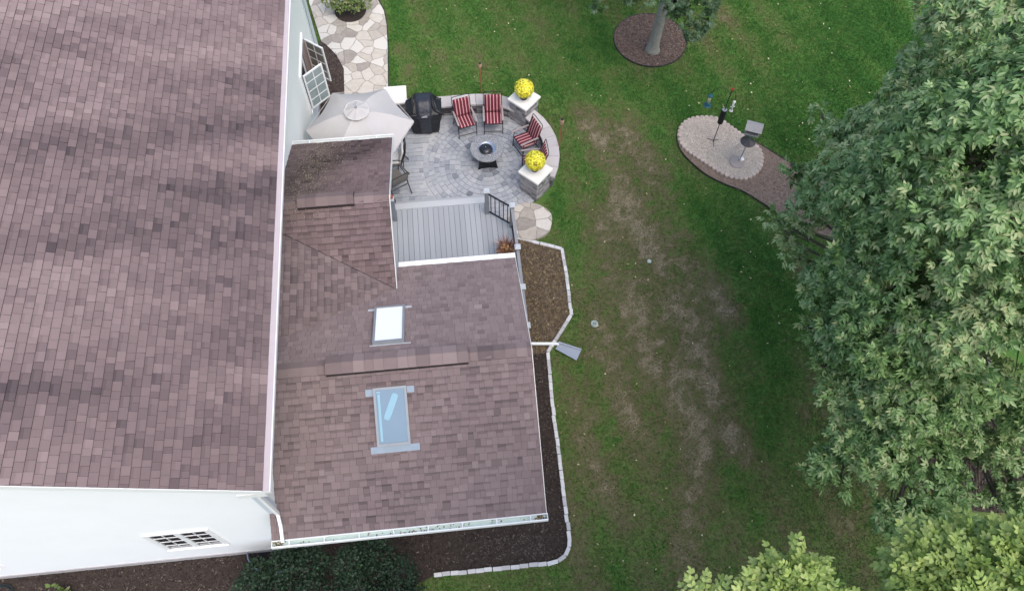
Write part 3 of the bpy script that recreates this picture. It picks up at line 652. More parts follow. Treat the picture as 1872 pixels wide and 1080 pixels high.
# striped chairs
def cushion(b, p0, ux, uy, un, wx, wy, th, nx=8, ny=8, puff=.02):
    """padded slab: origin p0 = centre of near edge"""
    vs = []
    for top in (1, 0):
        for j in range(ny + 1):
            for i in range(nx + 1):
                u = (i / nx - .5); v = j / ny; e = min(1, 6 * min(i / nx, 1 - i / nx) + .15) * min(1, 6 * min(v, 1 - v) + .15)
                seam = 1 - .35 * math.exp(-((v - .33) / .05) ** 2) - .35 * math.exp(-((v - .67) / .05) ** 2)
                h = (th * .5 + puff * e * seam) if top else -th * .5 * e
                vs.append(p0 + ux * u * wx + uy * v * wy + un * h)
    m_ = (nx + 1) * (ny + 1); fs = []
    for j in range(ny):
        for i in range(nx):
            a = j * (nx + 1) + i; fs.append((a, a + 1, a + nx + 2, a + nx + 1)); fs.append((m_ + a, m_ + a + nx + 1, m_ + a + nx + 2, m_ + a + 1))
    bd = [i for i in range(nx + 1)] + [j * (nx + 1) + nx for j in range(1, ny + 1)] + [ny * (nx + 1) + i for i in range(nx - 1, -1, -1)] + [j * (nx + 1) for j in range(ny - 1, 0, -1)]
    for k in range(len(bd)): a, c = bd[k], bd[(k + 1) % len(bd)]; fs.append((a, m_ + a, m_ + c, c))
    b.mesh(vs, fs)
def striped_chair():
    o = empty('patio_chair', (0, 0, 0), 'x', 'patio chair', 'striped chairs around the fire pit')
    X, Y, Z = Vector((1, 0, 0)), Vector((0, 1, 0)), Vector((0, 0, 1))
    uy = Vector((0, .97, -.10)).normalized(); b = MB(); cushion(b, Vector((0, -.25, .43)), X, uy, X.cross(uy), .47, .48, .04); b.build('seat', M_stripe, o, True)
    ub = Vector((0, .28, 1)).normalized(); b = MB(); cushion(b, Vector((0, .20, .43)), X, ub, -X.cross(ub) * -1 if False else X.cross(ub), .47, .56, .035, puff=.022); b.build('backrest', M_stripe, o, True)
    for s in (-1, 1):
        x = s * .265
        b = MB(); b.tube([(x, -.26, 0), (x, -.24, .42), (x, -.22, .60)], .012, 8); b.build('front_leg', M_frame, o)
        b = MB(); b.tube([(x, .34, 0), (x, .20, .35), (x, .06, .60)], .012, 8); b.build('rear_leg', M_frame, o)
        b = MB(); b.tube([(x * .97, .17, .38), (x * .97, .20, .48), (x * .97, .37, 1.02)], .011, 8); b.build('back_upright', M_frame, o)
        b = MB()
        vs = []; fs = []; prof = [(-.31, .022, .0), (-.24, .030, .012), (-.05, .026, .016), (.12, .024, .012), (.25, .020, .0)]
        for y, w_, dz in prof:
            for sx, sz in ((-1, -1), (1, -1), (1, 1), (-1, 1)): vs.append((x + sx * w_, y, .617 + dz + sz * .010))
        for i in range(len(prof) - 1):
            for j in range(4): fs.append((i * 4 + j, i * 4 + (j + 1) % 4, (i + 1) * 4 + (j + 1) % 4, (i + 1) * 4 + j))
        fs += [(3, 2, 1, 0), tuple(range(len(vs) - 4, len(vs)))]
        b.mesh(vs, fs); b.build('armrest', M_arm, o)
    b = MB(); b.tube([(-.26, .37, 1.02), (-.2, .378, 1.045), (.2, .378, 1.045), (.26, .37, 1.02)], .011, 8); b.build('top_rail', M_frame, o)
    for ya, za, nm_ in ((-.25, .10, 'stretcher'), (.29, .12, 'stretcher')): b = MB(); b.tube([(-.265, ya, za), (.265, ya, za)], .010, 8); b.build(nm_, M_frame, o)
    b = MB()
    if 0: b.tube([(-.265, -.25, .10), (.265, -.25, .10)], .010, 8); b.tube([(-.265, .29, .12), (.265, .29, .12)], .010, 8)
    b.tube([(-.25, -.24, .395), (.25, -.24, .395)], .011, 8); b.tube([(-.25, .19, .36), (.25, .19, .36)], .011, 8)
    for s in (-1, 1): b.tube([(s * .25, -.25, .395), (s * .25, .2, .36)], .011, 8)
    b.build('frame', M_frame, o)
    return o
pc = striped_chair()
spots = [(.38, 15.12, 13, 'burgundy striped patio chair nearest the covered grill'), (1.19, 15.16, -3, 'burgundy striped patio chair directly in front of the farther pillar side, facing the fire pit'),
         (2.03, 14.27, -66, 'burgundy striped patio chair against the curved wall, facing west'), (2.14, 13.47, -88, 'burgundy striped patio chair partly hidden behind the nearer yellow mum')]
for i, (x, y, a, lb) in enumerate(spots):
    o = pc if i == 0 else copy_tree(pc)
    o.location = (x, y, .054); o.rotation_euler.z = R(a); o['label'] = lb
spots_l = None

# dining set
def sling_chair():
    o = empty('dining_chair', (0, 0, 0), 'x', 'patio chair', 'sling chairs around the umbrella table')
    b = MB(); b.box((0, 0, .41), (.46, .46, .012), 0, 1, rx=-.06); b.build('seat', M_sling, o)
    b = MB(); vs = []
    for j in range(6):
        v = j / 5; y = .24 + .16 * v + .03 * math.sin(v * 3); z = .44 + .48 * v
        vs += [(-.23, y, z), (.23, y, z), (.23, y + .012, z), (-.23, y + .012, z)]
    b.mesh(vs, [(i * 4 + j, i * 4 + (j + 1) % 4, (i + 1) * 4 + (j + 1) % 4, (i + 1) * 4 + j) for i in range(5) for j in range(4)] + [(3, 2, 1, 0), (20, 21, 22, 23)]); b.build('backrest', M_sling, o)
    for s in (-1, 1):
        x = s * .26
        b = MB(); b.tube([(x, -.28, 0), (x, -.24, .38), (x, -.20, .6), (x, -.12, .655), (x, .16, .655), (x, .3, .6)], .015, 8, flat=1); b.build('front_leg', M_bronze, o)
        b = MB(); b.tube([(x, .42, 0), (x, .28, .3), (x, .24, .44), (x, .41, .95)], .015, 8); b.build('rear_leg', M_bronze, o)
    for q_ in ([(-.26, .41, .95), (0, .43, .97), (.26, .41, .95)], [(-.26, -.25, .39), (.26, -.25, .39)], [(-.26, .3, .35), (.26, .3, .35)]): b = MB(); b.tube(q_, .015, 8); b.build('rail', M_bronze, o)
    return o
UC = (-2.34, 13.78)
dc = sling_chair()
for i, (x, y, a, lb) in enumerate([(-1.68, 13.28, 180 + 28, 'grey sling dining chair tucked beside the small brown roof corner, back to the deck'), (-1.72, 13.95, 270, 'dining chair east of the umbrella table, mostly under the canopy'), (-3.28, 14.38, 65, 'dining chair between white wall and umbrella, only its dark arm showing')]):
    o = dc if i == 0 else copy_tree(dc)
    o.location = (x, y, .054); o.rotation_euler.z = R(a); o['label'] = lb
ck = MB(); cushion(ck, Vector((-1.72 - .2, 13.95, .51)), Vector((0, 1, 0)), Vector((1, 0, 0)), Vector((0, 0, 1)) * 1, .44, .44, .06)
cushion(ck, Vector((-1.50, 13.95, .53)), Vector((0, 1, 0)), Vector((.3, 0, 1)).normalized(), Vector((-1, 0, .3)).normalized(), .44, .45, .05)
tag(ck.build('chair_cushion', mat('white_cushion', (.8, .79, .77), rough=.9), None, True), 'white cushion on the chair under the umbrella edge', 'cushion')
tb = empty('patio_table', (UC[0], UC[1], .054), 'round glass patio table under the grey umbrella', 'table')
b = MB(); b.lathe([(.55, .72), (.56, .73), (.55, .74)], (UC[0], UC[1], 0), 32); b.build('table_top', mat('table_glass', (.2, .24, .25), rough=.1, spec=.8), tb)
b = MB()
for k in range(4):
    a = R(45 + 90 * k); b2 = MB(); b2.tube([(UC[0] + .42 * math.cos(a), UC[1] + .42 * math.sin(a), .054), (UC[0] + .34 * math.cos(a), UC[1] + .34 * math.sin(a), .4), (UC[0] + .5 * math.cos(a), UC[1] + .5 * math.sin(a), .72)], .016, 8); b2.build('leg', M_bronze, tb)
um = empty('patio_umbrella', (UC[0], UC[1], .054), 'large pale grey hexagonal patio umbrella with vented top', 'umbrella')
b = MB(); b.tube([(UC[0], UC[1], .054), (UC[0], UC[1], 2.72)], .02, 10); b.build('pole', M_bronze, um)
b = MB(); b.lathe([(.24, .054), (.24, .1), (.05, .14), (.04, .3)], (UC[0], UC[1], 0), 24); b.build('base', M_bronze, um)
b = MB(); RU = 1.37; rim = 2.10; apex = 2.66
cor = [(UC[0] + RU * math.cos(R(60 * k + 1)), UC[1] + RU * math.sin(R(60 * k + 1))) for k in range(6)]
NR = 8
for k in range(6):
    A_, B_ = Vector((*cor[k], rim)), Vector((*cor[(k + 1) % 6], rim)); P_ = Vector((UC[0], UC[1], apex)); g = []
    for i in range(NR + 1):
        s = .12 + .88 * i / NR; row = []
        for j in range(7):
            t = j / 6; e = P_.lerp(A_, s).lerp(P_.lerp(B_, s), t); sag = math.sin(math.pi * t) * s
            e = Vector((e.x, e.y, e.z + .10 * math.sin(math.pi * s) - .055 * sag)); e.xy = e.xy + (Vector(UC) - e.xy) * .035 * sag; row.append(e)
        g.append(row)
    vs = [p for r_ in g for p in r_] ; fs = [(i * 7 + j, i * 7 + j + 1, (i + 1) * 7 + j + 1, (i + 1) * 7 + j) for i in range(NR) for j in range(6)]
    b.mesh(vs, fs)
    # hanging hem
    hm = [p - Vector((0, 0, .05)) for p in g[-1]]; b.mesh(g[-1] + hm, [(j, j + 1, 8 + j, 7 + j) for j in range(6)])
cn = b.build('canopy', M_umb, um)
md = cn.modifiers.new('s', 'SOLIDIFY'); md.thickness = .004
b = MB()
for k in range(6):
    P_ = Vector((UC[0], UC[1], apex)); A_ = Vector((*cor[k], rim)); pts = []
    for i in range(9): s = .12 + .88 * i / 8; e = P_.lerp(A_, s); pts.append((e.x, e.y, e.z + .10 * math.sin(math.pi * s) + .002))
    b.tube(pts, .0045, 5)
b.tube([(*c_, rim) for c_ in cor] + [(*cor[0], rim)], .006, 5, cap=False)
b.build('seam', M_umbt, cn)
b = MB(); n = 8; vp = []
for r_, z in ((.30, .0), (.18, .05), (.06, .09), (.0, .095)):
    for j in range(32):
        t = 2 * math.pi * j / 32; q = r_ * (1 + .05 * abs(math.cos(4 * t))); vp.append((UC[0] + q * math.cos(t), UC[1] + q * math.sin(t), apex + .035 + z - (.018 * abs(math.sin(4 * t)) if r_ > .1 else 0)))
b.mesh(vp, [(i * 32 + j, i * 32 + (j + 1) % 32, (i + 1) * 32 + (j + 1) % 32, (i + 1) * 32 + j) for i in range(3) for j in range(32)])
vt = b.build('vent', M_umb, um); md = vt.modifiers.new('s', 'SOLIDIFY'); md.thickness = .004
b = MB(); b.tube([Vector(p) + Vector((0, 0, .003)) for p in vp[:32]] + [Vector(vp[0]) + Vector((0, 0, .003))], .006, 5, cap=False); b.build('vent_piping', M_umbw, vt)
b = MB(); b.lathe([(.03, apex + .13), (.035, apex + .15), (.02, apex + .18), (.001, apex + .19)], (UC[0], UC[1], 0), 10); b.build('finial', M_grey, um)
for k in range(6):
    b = MB(); pts = []
    for i in range(7): s = .1 + .88 * i / 6; e = Vector((UC[0], UC[1], apex)).lerp(Vector((*cor[k], rim)), s); pts.append((e.x, e.y, e.z + .10 * math.sin(math.pi * s) - .02))
    b.tube(pts, .008, 6); b.build('rib', M_bronze, um)

# covered grill
gr = empty('covered_grill', (-.74, 15.3, .054), 'barbecue grill under a black fitted cover with white script', 'grill')
def rrect(hx, y0, y1, z, n=7, r=.08):
    pts = []; cx_, cy_ = 0, (y0 + y1) / 2; hy = (y1 - y0) / 2; r = min(r, hx * .8, hy * .8)
    for q, (sx, sy) in enumerate(((1, 1), (-1, 1), (-1, -1), (1, -1))):
        for j in range(n): a = R(90 * q + 90 * j / (n - 1)); pts.append((-.74 + sx * (hx - r) + r * math.cos(a), 15.3 + cy_ + sy * (hy - r) + r * math.sin(a), z))
    return pts
rings = [(.36, -.24, .30, .06), (.385, -.26, .31, .25), (.42, -.28, .31, .5), (.475, -.30, .31, .70), (.50, -.31, .31, .84), (.485, -.30, .31, .89), (.36, -.24, .31, .95), (.32, -.17, .30, 1.03), (.29, -.06, .29, 1.12), (.27, .0, .27, 1.15), (.2, .06, .22, 1.16)]
vs = []; 
for hx, y0, y1, z in rings: vs += rrect(hx, y0, y1, z + .054)
n = 28; vv = []
for k, p_ in enumerate(vs):
    i, j = divmod(k, n); wv = .022 * math.sin(j * 1.7 + i * .9) + .012 * math.sin(j * 3.9 - i * 1.3); dx, dy = p_[0] + .74, p_[1] - 15.3; d_ = math.hypot(dx, dy) + 1e-6
    amp = 1 if i < 8 else .3; vv.append((p_[0] + dx / d_ * wv * amp, p_[1] + dy / d_ * wv * amp, p_[2] + .008 * math.sin(j * 2.3 + i)))
b = MB(); b.mesh(vv, [(i * n + j, i * n + (j + 1) % n, (i + 1) * n + (j + 1) % n, (i + 1) * n + j) for i in range(len(rings) - 1) for j in range(n)] + [tuple(range((len(rings) - 1) * n, len(rings) * n))]); b.build('cover', M_cover, gr, False)
b = MB(); pp = []
for i, (hx, y0, y1, z) in enumerate(rings[:-1]):
    hw = [.16, .165, .17, .18, .19, .2, .215, .22, .215, .2][i]; pp += [(-.74 + hw * t, 15.3 + y0 - .030 - (.012 * math.sin(i * 2 + t * 3)) - (.0 if i < 6 else -.004), z + .062 + (.012 if i > 5 else 0)) for t in (-1, -.5, 0, .5, 1)]
hw = .2; pp += [(-.74 + hw * t, 15.3 + .27, 1.15 + .075) for t in (-1, -.5, 0, .5, 1)]
b.mesh(pp, [(i * 5 + j, i * 5 + j + 1, (i + 1) * 5 + j + 1, (i + 1) * 5 + j) for i in range(10) for j in range(4)]); fpn = b.build('front_panel', M_coverf, gr, True); md = fpn.modifiers.new('s', 'SOLIDIFY'); md.thickness = .006
# flap with script mark
b = MB(); fl = [(-.21, -.325, .99), (-.1, -.345, .985), (.0, -.35, .98), (.1, -.345, .985), (.21, -.325, .99)]
vs = [(-.74 + x, 15.3 + y + .06, z + .01) for x, y, z in fl] + [(-.74 + x * 1.08, 15.3 + y + .01, z - .04) for x, y, z in fl] + [(-.74 + x * 1.05, 15.3 + y - .015, z - .12 - .02 * math.cos(x * 12)) for x, y, z in fl]
b.mesh(vs, [(i * 5 + j, i * 5 + j + 1, i * 5 + j + 6, i * 5 + j + 5) for i in range(2) for j in range(4)]); fo = b.build('flap', M_coverf, gr); md = fo.modifiers.new('s', 'SOLIDIFY'); md.thickness = .006
b = MB(); pts = []
for k in range(46): t = k / 45; pts.append((-.74 - .085 + .17 * t, 15.3 - .372 - .002 * abs(t - .5), .935 + .018 * math.sin(t * 30) + .004))
b.tube(pts, .0042, 5)
b.tube([(-.74 - .03, 15.3 - .368, .958), (-.74 + .04, 15.3 - .36, .978), (-.74 + .09, 15.3 - .364, .966)], .004, 5)
b.build('script_mark', M_white, gr)

# torches
def torch(x, y, h, label, lean):
    o = empty('garden_torch', (x, y, 0), label, 'torch', 'bamboo garden torches outside the seat wall')
    top = Vector((x + lean[0], y + lean[1], h)); B0 = Vector((x, y, 0)); d = (top - B0)
    b = MB(); b.tube([B0, B0 + d * .5, B0 + d * .84], .018, 8)
    for k in range(5): q = B0 + d * (.1 + .16 * k); b.tube([q, q + d * .008], .024, 8)
    b.build('pole', M_bamboo, o)
    b = MB(); q = B0 + d * .84; b.tube([q, q + d * .04, q + d * .11, q + d * .13], [.026, .052, .056, .042], 10); b.build('basket', M_weave, o)
    b = MB(); q = B0 + d * .97; b.tube([q, q + d * .02, q + d * .03], [.040, .034, .014], 10); b.build('canister', M_blackp, o)
torch(.96, 16.47, 1.28, 'bamboo torch standing behind the two chairs at the grill end', (-.02, .02))
torch(2.92, 13.97, 1.62, 'bamboo torch in the lawn just east of the curved wall', (.03, -.02))

# ------------------------------------------------------------------ deck
dk = empty('deck', (0, 11, 0), 'grey composite deck with lighter border and posts', 'deck')
poly = [(-1.93, 12.32), (-1.93, 8.6), (1.40, 8.6), (1.40, 11.52), (.80, 12.02), (.72, 12.32)]
DZ = .35
b = MB(); x = -1.66 - 2 * .1385; bw = .1385
def ytop(x): return 12.32 if x < .72 else (12.32 - (x - .72) / .08 * .30 if x < .80 else 12.02 - (x - .80) / .60 * .50)
while x < 1.38:
    x1 = min(x + bw - .009, 1.40); t = rnd.uniform(.55, .72)
    b.prism([(x, 8.6), (x1, 8.6), (x1, ytop(x1)), (x, ytop(x))], DZ - .03, DZ, t, .15); x += bw
b.build('decking', M_deck, dk)
b = MB(); b.box((-.61, 12.42, DZ - .012), (2.68, .19, .03), 0, .95); b.box((-.61, 12.52, DZ / 2), (2.68, .02, DZ - .05), 0, .7)
b.prism([(.735, 12.33), (.825, 12.04), (1.42, 11.545), (1.42, 11.52), (.80, 12.02), (.715, 12.33)], .02, DZ - .004, .8)
b.build('border', M_deck, dk)
b = MB(); b.prism(poly, .0, DZ - .05, .02); b.build('substructure', M_post, dk)
b = MB(); b.box((-.49, 12.62, .12), (2.4, .16, .13), 0, .7); b.build('step', M_deck, dk)
def post(x, y, z0, h, s=.105, capm=M_cap, lean=0):
    b = MB(); b.box((x, y, z0 + h / 2), (s, s, h)); p = b.build('post', M_post, dk)
    b = MB(); b.box((x, y, z0 + h + .012), (s + .045, s + .045, .024), bev=.004); b.box((x, y, z0 + h + .034), (s + .01, s + .01, .02), bev=.006); b.build('post_cap', capm, p)
PT = [(.74, 12.0), (1.35, 11.50), (1.36, 10.25), (1.36, 9.12), (1.36, 8.1)]
for x, y in PT[:]: post(x, y, DZ if y > 8.5 else 0, .97 if y > 8.5 else 1.3)
post(-1.70, 12.0, DZ, .95, .10, M_cap)
def railing(p, q, z, top_m, wide):
    p, q = Vector((*p, 0)), Vector((*q, 0)); d = (q - p); L_ = d.length; an = math.atan2(d.y, d.x); c = (p + q) / 2
    b = MB(); b.box((c.x, c.y, z + .88), (L_ - .1, wide, .035), an); b.build('top_rail', top_m, dk)
    b = MB(); b.box((c.x, c.y, z + .10), (L_ - .1, .035, .03), an); b.build('bottom_rail', M_blackp, dk)
    n = int(L_ / .12)
    for k in range(1, n): e = p + d * (k / n); b = MB(); b.box((e.x, e.y, z + .49), (.018, .018, .76), an); b.build('baluster', M_blackp, dk)
railing(PT[0], PT[1], DZ, M_blackp, .035)
for k in range(1, 4): railing(PT[k], PT[k + 1], DZ if k < 4 else 0, mat('grey_rail', (.27, .28, .30), rough=.5), .075)
# planter with ornamental grass
pl = empty('grass_planter', (1.10, 10.55, DZ), 'planter of spiky reddish grass with orange foliage on the deck corner', 'planter')
b = MB(); b.lathe([(.12, DZ), (.16, DZ + .26), (.18, DZ + .28), (.165, DZ + .28), (.15, DZ + .25)], (1.10, 10.55, 0), 20); b.build('pot', M_lime, pl, True)
n = 260; az = nrg.uniform(0, 6.28, n); r0 = np.stack([1.10 + .07 * np.cos(az), 10.55 + .07 * np.sin(az), np.full(n, DZ + .26)], 1); ln_ = nrg.uniform(.25, .52, n); sp = nrg.uniform(.1, .75, n)
mid = r0 + np.stack([np.cos(az) * sp * ln_ * .45, np.sin(az) * sp * ln_ * .45, ln_ * .62], 1); tp = r0 + np.stack([np.cos(az) * sp * ln_, np.sin(az) * sp * ln_, ln_ * (1 - .35 * sp)], 1)
sd_ = np.stack([-np.sin(az), np.cos(az), np.zeros(n)], 1) * .007
V = np.stack([r0 - sd_, r0 + sd_, mid + sd_, mid - sd_, mid - sd_, mid + sd_, tp + sd_ * .2, tp - sd_ * .2], 1).reshape(-1, 3); F = (np.arange(n)[:, None, None] * 8 + np.array([[0, 1, 2, 3], [4, 5, 6, 7]])[None]).reshape(-1, 4)
npmesh('grass_blades', V, F, mat('red_grass', ramp=[(0, (.10, .03, .03)), (.6, (.26, .12, .09)), (1, (.45, .35, .25))], rough=.7), pl, tint=np.repeat(nrg.uniform(0, 1, n), 2))
lv, lf = leaflet((0, 0), (1, 0), 1, .35); lv = np.array(lv); lf = np.array(lf)
def lobe_leaves(lobes, dens, size, m, name, parent, tv=lv, tf=lf, fpl=2, up=.5, tmu=.5, tsd=.18, zmin=-.3, out=.8, jit=.7, shell=(.7, 1.05), per=1, tfun=None, squash=1.0, gapt=.27):
    P = []; D = []; T = []
    for li, (c, r) in enumerate(lobes):
        n = int(dens * 4 * math.pi * r * r * .5); d = norm(nrg.normal(0, 1, (n * 3, 3))); d = d[d[:, 2] > zmin][:n]; n = len(d)
        b_ = 1 + .28 * (fbm(d[:, 0] * 3 + li * 3.1, d[:, 1] * 3 + d[:, 2] * 2.3, 50 + li) - .5) * 2
        p = np.array(c) + d * (r * b_ * nrg.uniform(*shell, n))[:, None] * np.array([1, 1, squash])
        ok = np.ones(n, bool)
        for lj, (c2, r2) in enumerate(lobes):
            if lj != li: ok &= np.linalg.norm(p - np.array(c2), axis=1) > r2 * .72
        p = p[ok]; d = d[ok]; P.append(p); D.append(d); T.append(np.full(len(p), nrg.normal(0, .06)))
    P = np.concatenate(P); D = np.concatenate(D); T = np.concatenate(T); n0 = len(P)
    gap = fbm(P[:, 0] * 1.6, P[:, 1] * 1.6 + P[:, 2], 77); kk = gap > gapt; P, D, T = P[kk], D[kk], T[kk]; n0 = len(P)
    tip_t = T + .22 * (fbm(P[:, 0] * 2.2 + P[:, 2], P[:, 1] * 2.2, 99) - .5) * 2
    P = np.repeat(P, per, 0); D = np.repeat(D, per, 0); tip_t = np.repeat(tip_t, per); n = len(P)
    perp = norm(np.cross(D, nrg.normal(0, 1, (n, 3)))); ax = norm(D * out + perp * jit + np.array([0, 0, -.12])); nn = norm(D * .45 + np.array([0, 0, up]) + nrg.normal(0, .38, (n, 3)))
    V, F = scatter(tv, tf, P + ax * size * .05, ax, nn, nrg.uniform(.75, 1.2, n) * size)
    t = tmu + tip_t + nrg.normal(0, tsd * .4, n)
    if tfun is not None: t = t + tfun(P)
    q = len(tf); t = np.repeat(t, q) + np.repeat(nrg.normal(0, tsd * .6, n * (q // 2)), 2)
    return npmesh(name, V, F, m, parent, tint=np.clip(t, 0, 1))
lobe_leaves([((1.10, 10.50, DZ + .34), .19)], 1500, .07, mat('orange_foliage', ramp=[(0, (.16, .05, .02)), (.5, (.36, .16, .07)), (1, (.45, .40, .22))], rough=.7), 'foliage', pl, zmin=-.1)
b = MB(); b.lathe([(.045, 0), (.055, .02), (.001, .0)], (-1.76, 12.05, DZ + 1.02), 8)
rb = MB(); rb.lathe([(.02, 0), (.055, .03), (.06, .07), (.03, .12), (.001, .13)], (-1.70, 12.0, DZ + .995), 14); tag(rb.build('post_ornament', M_rust, None, True), 'small rust red ornament on the deck post beside the brown roof', 'ornament')

# ------------------------------------------------------------------ house
hs = empty('house', (-5, 8, 0), 'white sided house with brown shingle roofs and a lower gabled addition', 'house')
XE, YS, YN, XW = -3.84, 3.84, 18.0, -15.2
EZ, PM = 5.68, .475; XR = -9.5; RX = -3.41
def clip_poly(poly, a, b_, c):
    """keep a*u+b*v<=c"""
    out = []; n = len(poly)
    for i in range(n):
        p, q = poly[i], poly[(i + 1) % n]; dp = a * p[0] + b_ * p[1] - c; dq = a * q[0] + b_ * q[1] - c
        if dp <= 0: out.append(p)
        if dp * dq < 0: t = dp / (dp - dq); out.append((p[0] + (q[0] - p[0]) * t, p[1] + (q[1] - p[1]) * t))
    return out
def shingles(b, O, U, Vv, poly, tf, expo=.135, wmin=.085, wmax=.19, hb=(.009, .017), seed=0, phase=0.0, band=.12, bandp=.6, gap=.004):
    """tabs laid in courses; O origin, U along the course, V up the slope; poly convex (ccw) in (u,v)"""
    O, U, Vv = Vector(O), Vector(U).normalized(), Vector(Vv).normalized(); N_ = U.cross(Vv).normalized()
    if N_.z < 0: N_ = -N_
    flip = U.cross(Vv).z < 0
    rg = random.Random(seed); edges = []
    for i in range(len(poly)):
        p, q = poly[i], poly[(i + 1) % len(poly)]; a, b_ = (q[1] - p[1]), -(q[0] - p[0]); edges.append((a, b_, a * p[0] + b_ * p[1]))
    v0 = math.floor(min(p[1] for p in poly) / expo) * expo + phase; v1 = max(p[1] for p in poly); u0 = min(p[0] for p in poly); u1 = max(p[0] for p in poly); j = 0
    while v0 + j * expo < v1:
        va = v0 + j * expo; vb = va + expo - gap; u = u0 - rg.uniform(0, wmax)
        while u < u1:
            w_ = rg.uniform(wmin, wmax); q = [(u + .0015, va), (u + w_ - .0015, va), (u + w_ - .0015, vb), (u + .0015, vb)]
            for e in edges:
                q = clip_poly(q, *e)
                if len(q) < 3: break
            if len(q) >= 3:
                h = rg.choice(hb) + rg.uniform(-.001, .001); n = len(q)
                um = u + w_ / 2; t = tf(um, va + expo / 2, rg)
                top = [O + U * a + Vv * c + N_ * (h * (1 - (c - va) / (vb - va)) + .003 + (0 if h > .012 else .0)) for a, c in q]; bot = [O + U * a + Vv * c + N_ * .0005 for a, c in q]
                if flip: top.reverse(); bot.reverse()
                bw_ = 0
                if band and n == 4 and abs((q[2][0] - q[0][0]) * (q[2][1] - q[0][1]) - (w_ - .003) * (vb - va)) < 1e-6 and rg.random() < bandp: bw_ = rg.uniform(.025, .06)
                if bw_:
                    vs_ = vb - bw_; hz = lambda c: h * (1 - (c - va) / (vb - va)) + .003
                    for (c0_, c1_, tt_) in ((va, vs_, t), (vs_, vb, max(.08, t - band))):
                        qq = [O + U * a + Vv * c + N_ * hz(c) for a, c in ((q[0][0], c0_), (q[1][0], c0_), (q[1][0], c1_), (q[0][0], c1_))]
                        if flip: qq.reverse()
                        b.face(qq, tt_)
                else: b.mesh(top, [tuple(range(n))], t)
                b.mesh(top, [], t); b.mesh(top + bot, [(n + i, n + (i + 1) % n, (i + 1) % n, i) for i in range(n)], .04)
            u += w_
        j += 1
def tint_fn(base, sd_, blobs, seed, amp=.16, su=.5, sv=1.2):
    def f(u, v, rg):
        t = base + amp * (float(fbm(u * su, v * sv, seed)) - .5) * 2 + rg.gauss(0, sd_)
        if rg.random() < .10: t -= rg.uniform(.03, .09)
        for (bu, bv, r_, am) in blobs: t += am * math.exp(-((u - bu) ** 2 + (v - bv) ** 2) / (2 * r_ * r_))
        return min(.95, max(.10, t))
    return f
# roof decks (solid slabs) + shingles
sl_ = math.hypot(1, PM)
def slab(pts, th, name, m, parent):
    b = MB(); pts = [Vector(p) for p in pts]; n = len(pts); lo = [p - Vector((0, 0, th)) for p in pts]
    b.mesh(pts + lo, [tuple(range(n)), tuple(reversed(range(n, 2 * n)))] + [(i, n + i, n + (i + 1) % n, (i + 1) % n) for i in range(n)], .2); return b.build(name, m, parent)
ZR = EZ + PM * (RX - XR); Y0, Y1 = YS - .30, YN + .30
mr = slab([(RX, Y0, EZ), (RX, Y1, EZ), (XR, Y1, ZR), (XR, Y0, ZR)], .09, 'roof', M_felt, hs)
slab([(2 * XR - RX, Y1, EZ), (2 * XR - RX, Y0, EZ), (XR - .002, Y0, ZR), (XR - .002, Y1, ZR)], .09, 'roof', M_shm, hs)
b = MB(); Ls = (RX - XR) * sl_
# the course direction runs north-south, with long waves of darker tabs
def mtf(u, v, rg):
    t = .50 + .26 * (float(fbm(u * .75 + v * .3, v * .14 + 7, 61, 2)) - .5) * 2 + .12 * (float(fbm(u * 2.6, v * .6, 71)) - .5) * 2 + rg.gauss(0, .042)
    t -= .05 * (1 - v / Ls)
    if rg.random() < .15: t -= rg.uniform(.02, .07)
    return min(.85, max(.14, t))
shingles(b, (RX, Y0, EZ), (0, 1, 0), (-1, 0, PM), [(0, 0), (Y1 - Y0, 0), (Y1 - Y0, Ls), (0, Ls)][::-1] if False else [(0, 0), (Y1 - Y0, 0), (Y1 - Y0, Ls), (0, Ls)], mtf, seed=3, wmin=.10, wmax=.20, hb=(.008, .015), band=.06, bandp=.3, gap=.005)
b.build('shingles', M_shm, mr)
for yy in (Y0, Y1):
    b = MB()
    for s in (1, -1):
        A_ = Vector((RX if s == 1 else 2 * XR - RX, yy, EZ - .10)); B_ = Vector((XR, yy, ZR - .10)); d = -.012 if yy == Y0 else .012
        b.mesh([A_ + Vector((0, d, .085)), B_ + Vector((0, d, .085)), B_ + Vector((0, d, -.09)), A_ + Vector((0, d, -.09)), A_ + Vector((0, 0, .085)), B_ + Vector((0, 0, .085)), B_ + Vector((0, 0, -.09)), A_ + Vector((0, 0, -.09))], [(0, 1, 2, 3), (7, 6, 5, 4), (0, 4, 5, 1), (3, 2, 6, 7), (0, 3, 7, 4), (1, 5, 6, 2)])
    b.build('rake_board', M_trim, hs)
# soffits
b = MB(); b.box(((RX + XE) / 2, (Y0 + Y1) / 2, EZ - .22), (XE - RX if False else RX - XE, Y1 - Y0 - .02, .02)); b.box((-8.5, YS - .16, 5.46), (.01, .01, .01)); b.build('soffit', M_trim, hs)
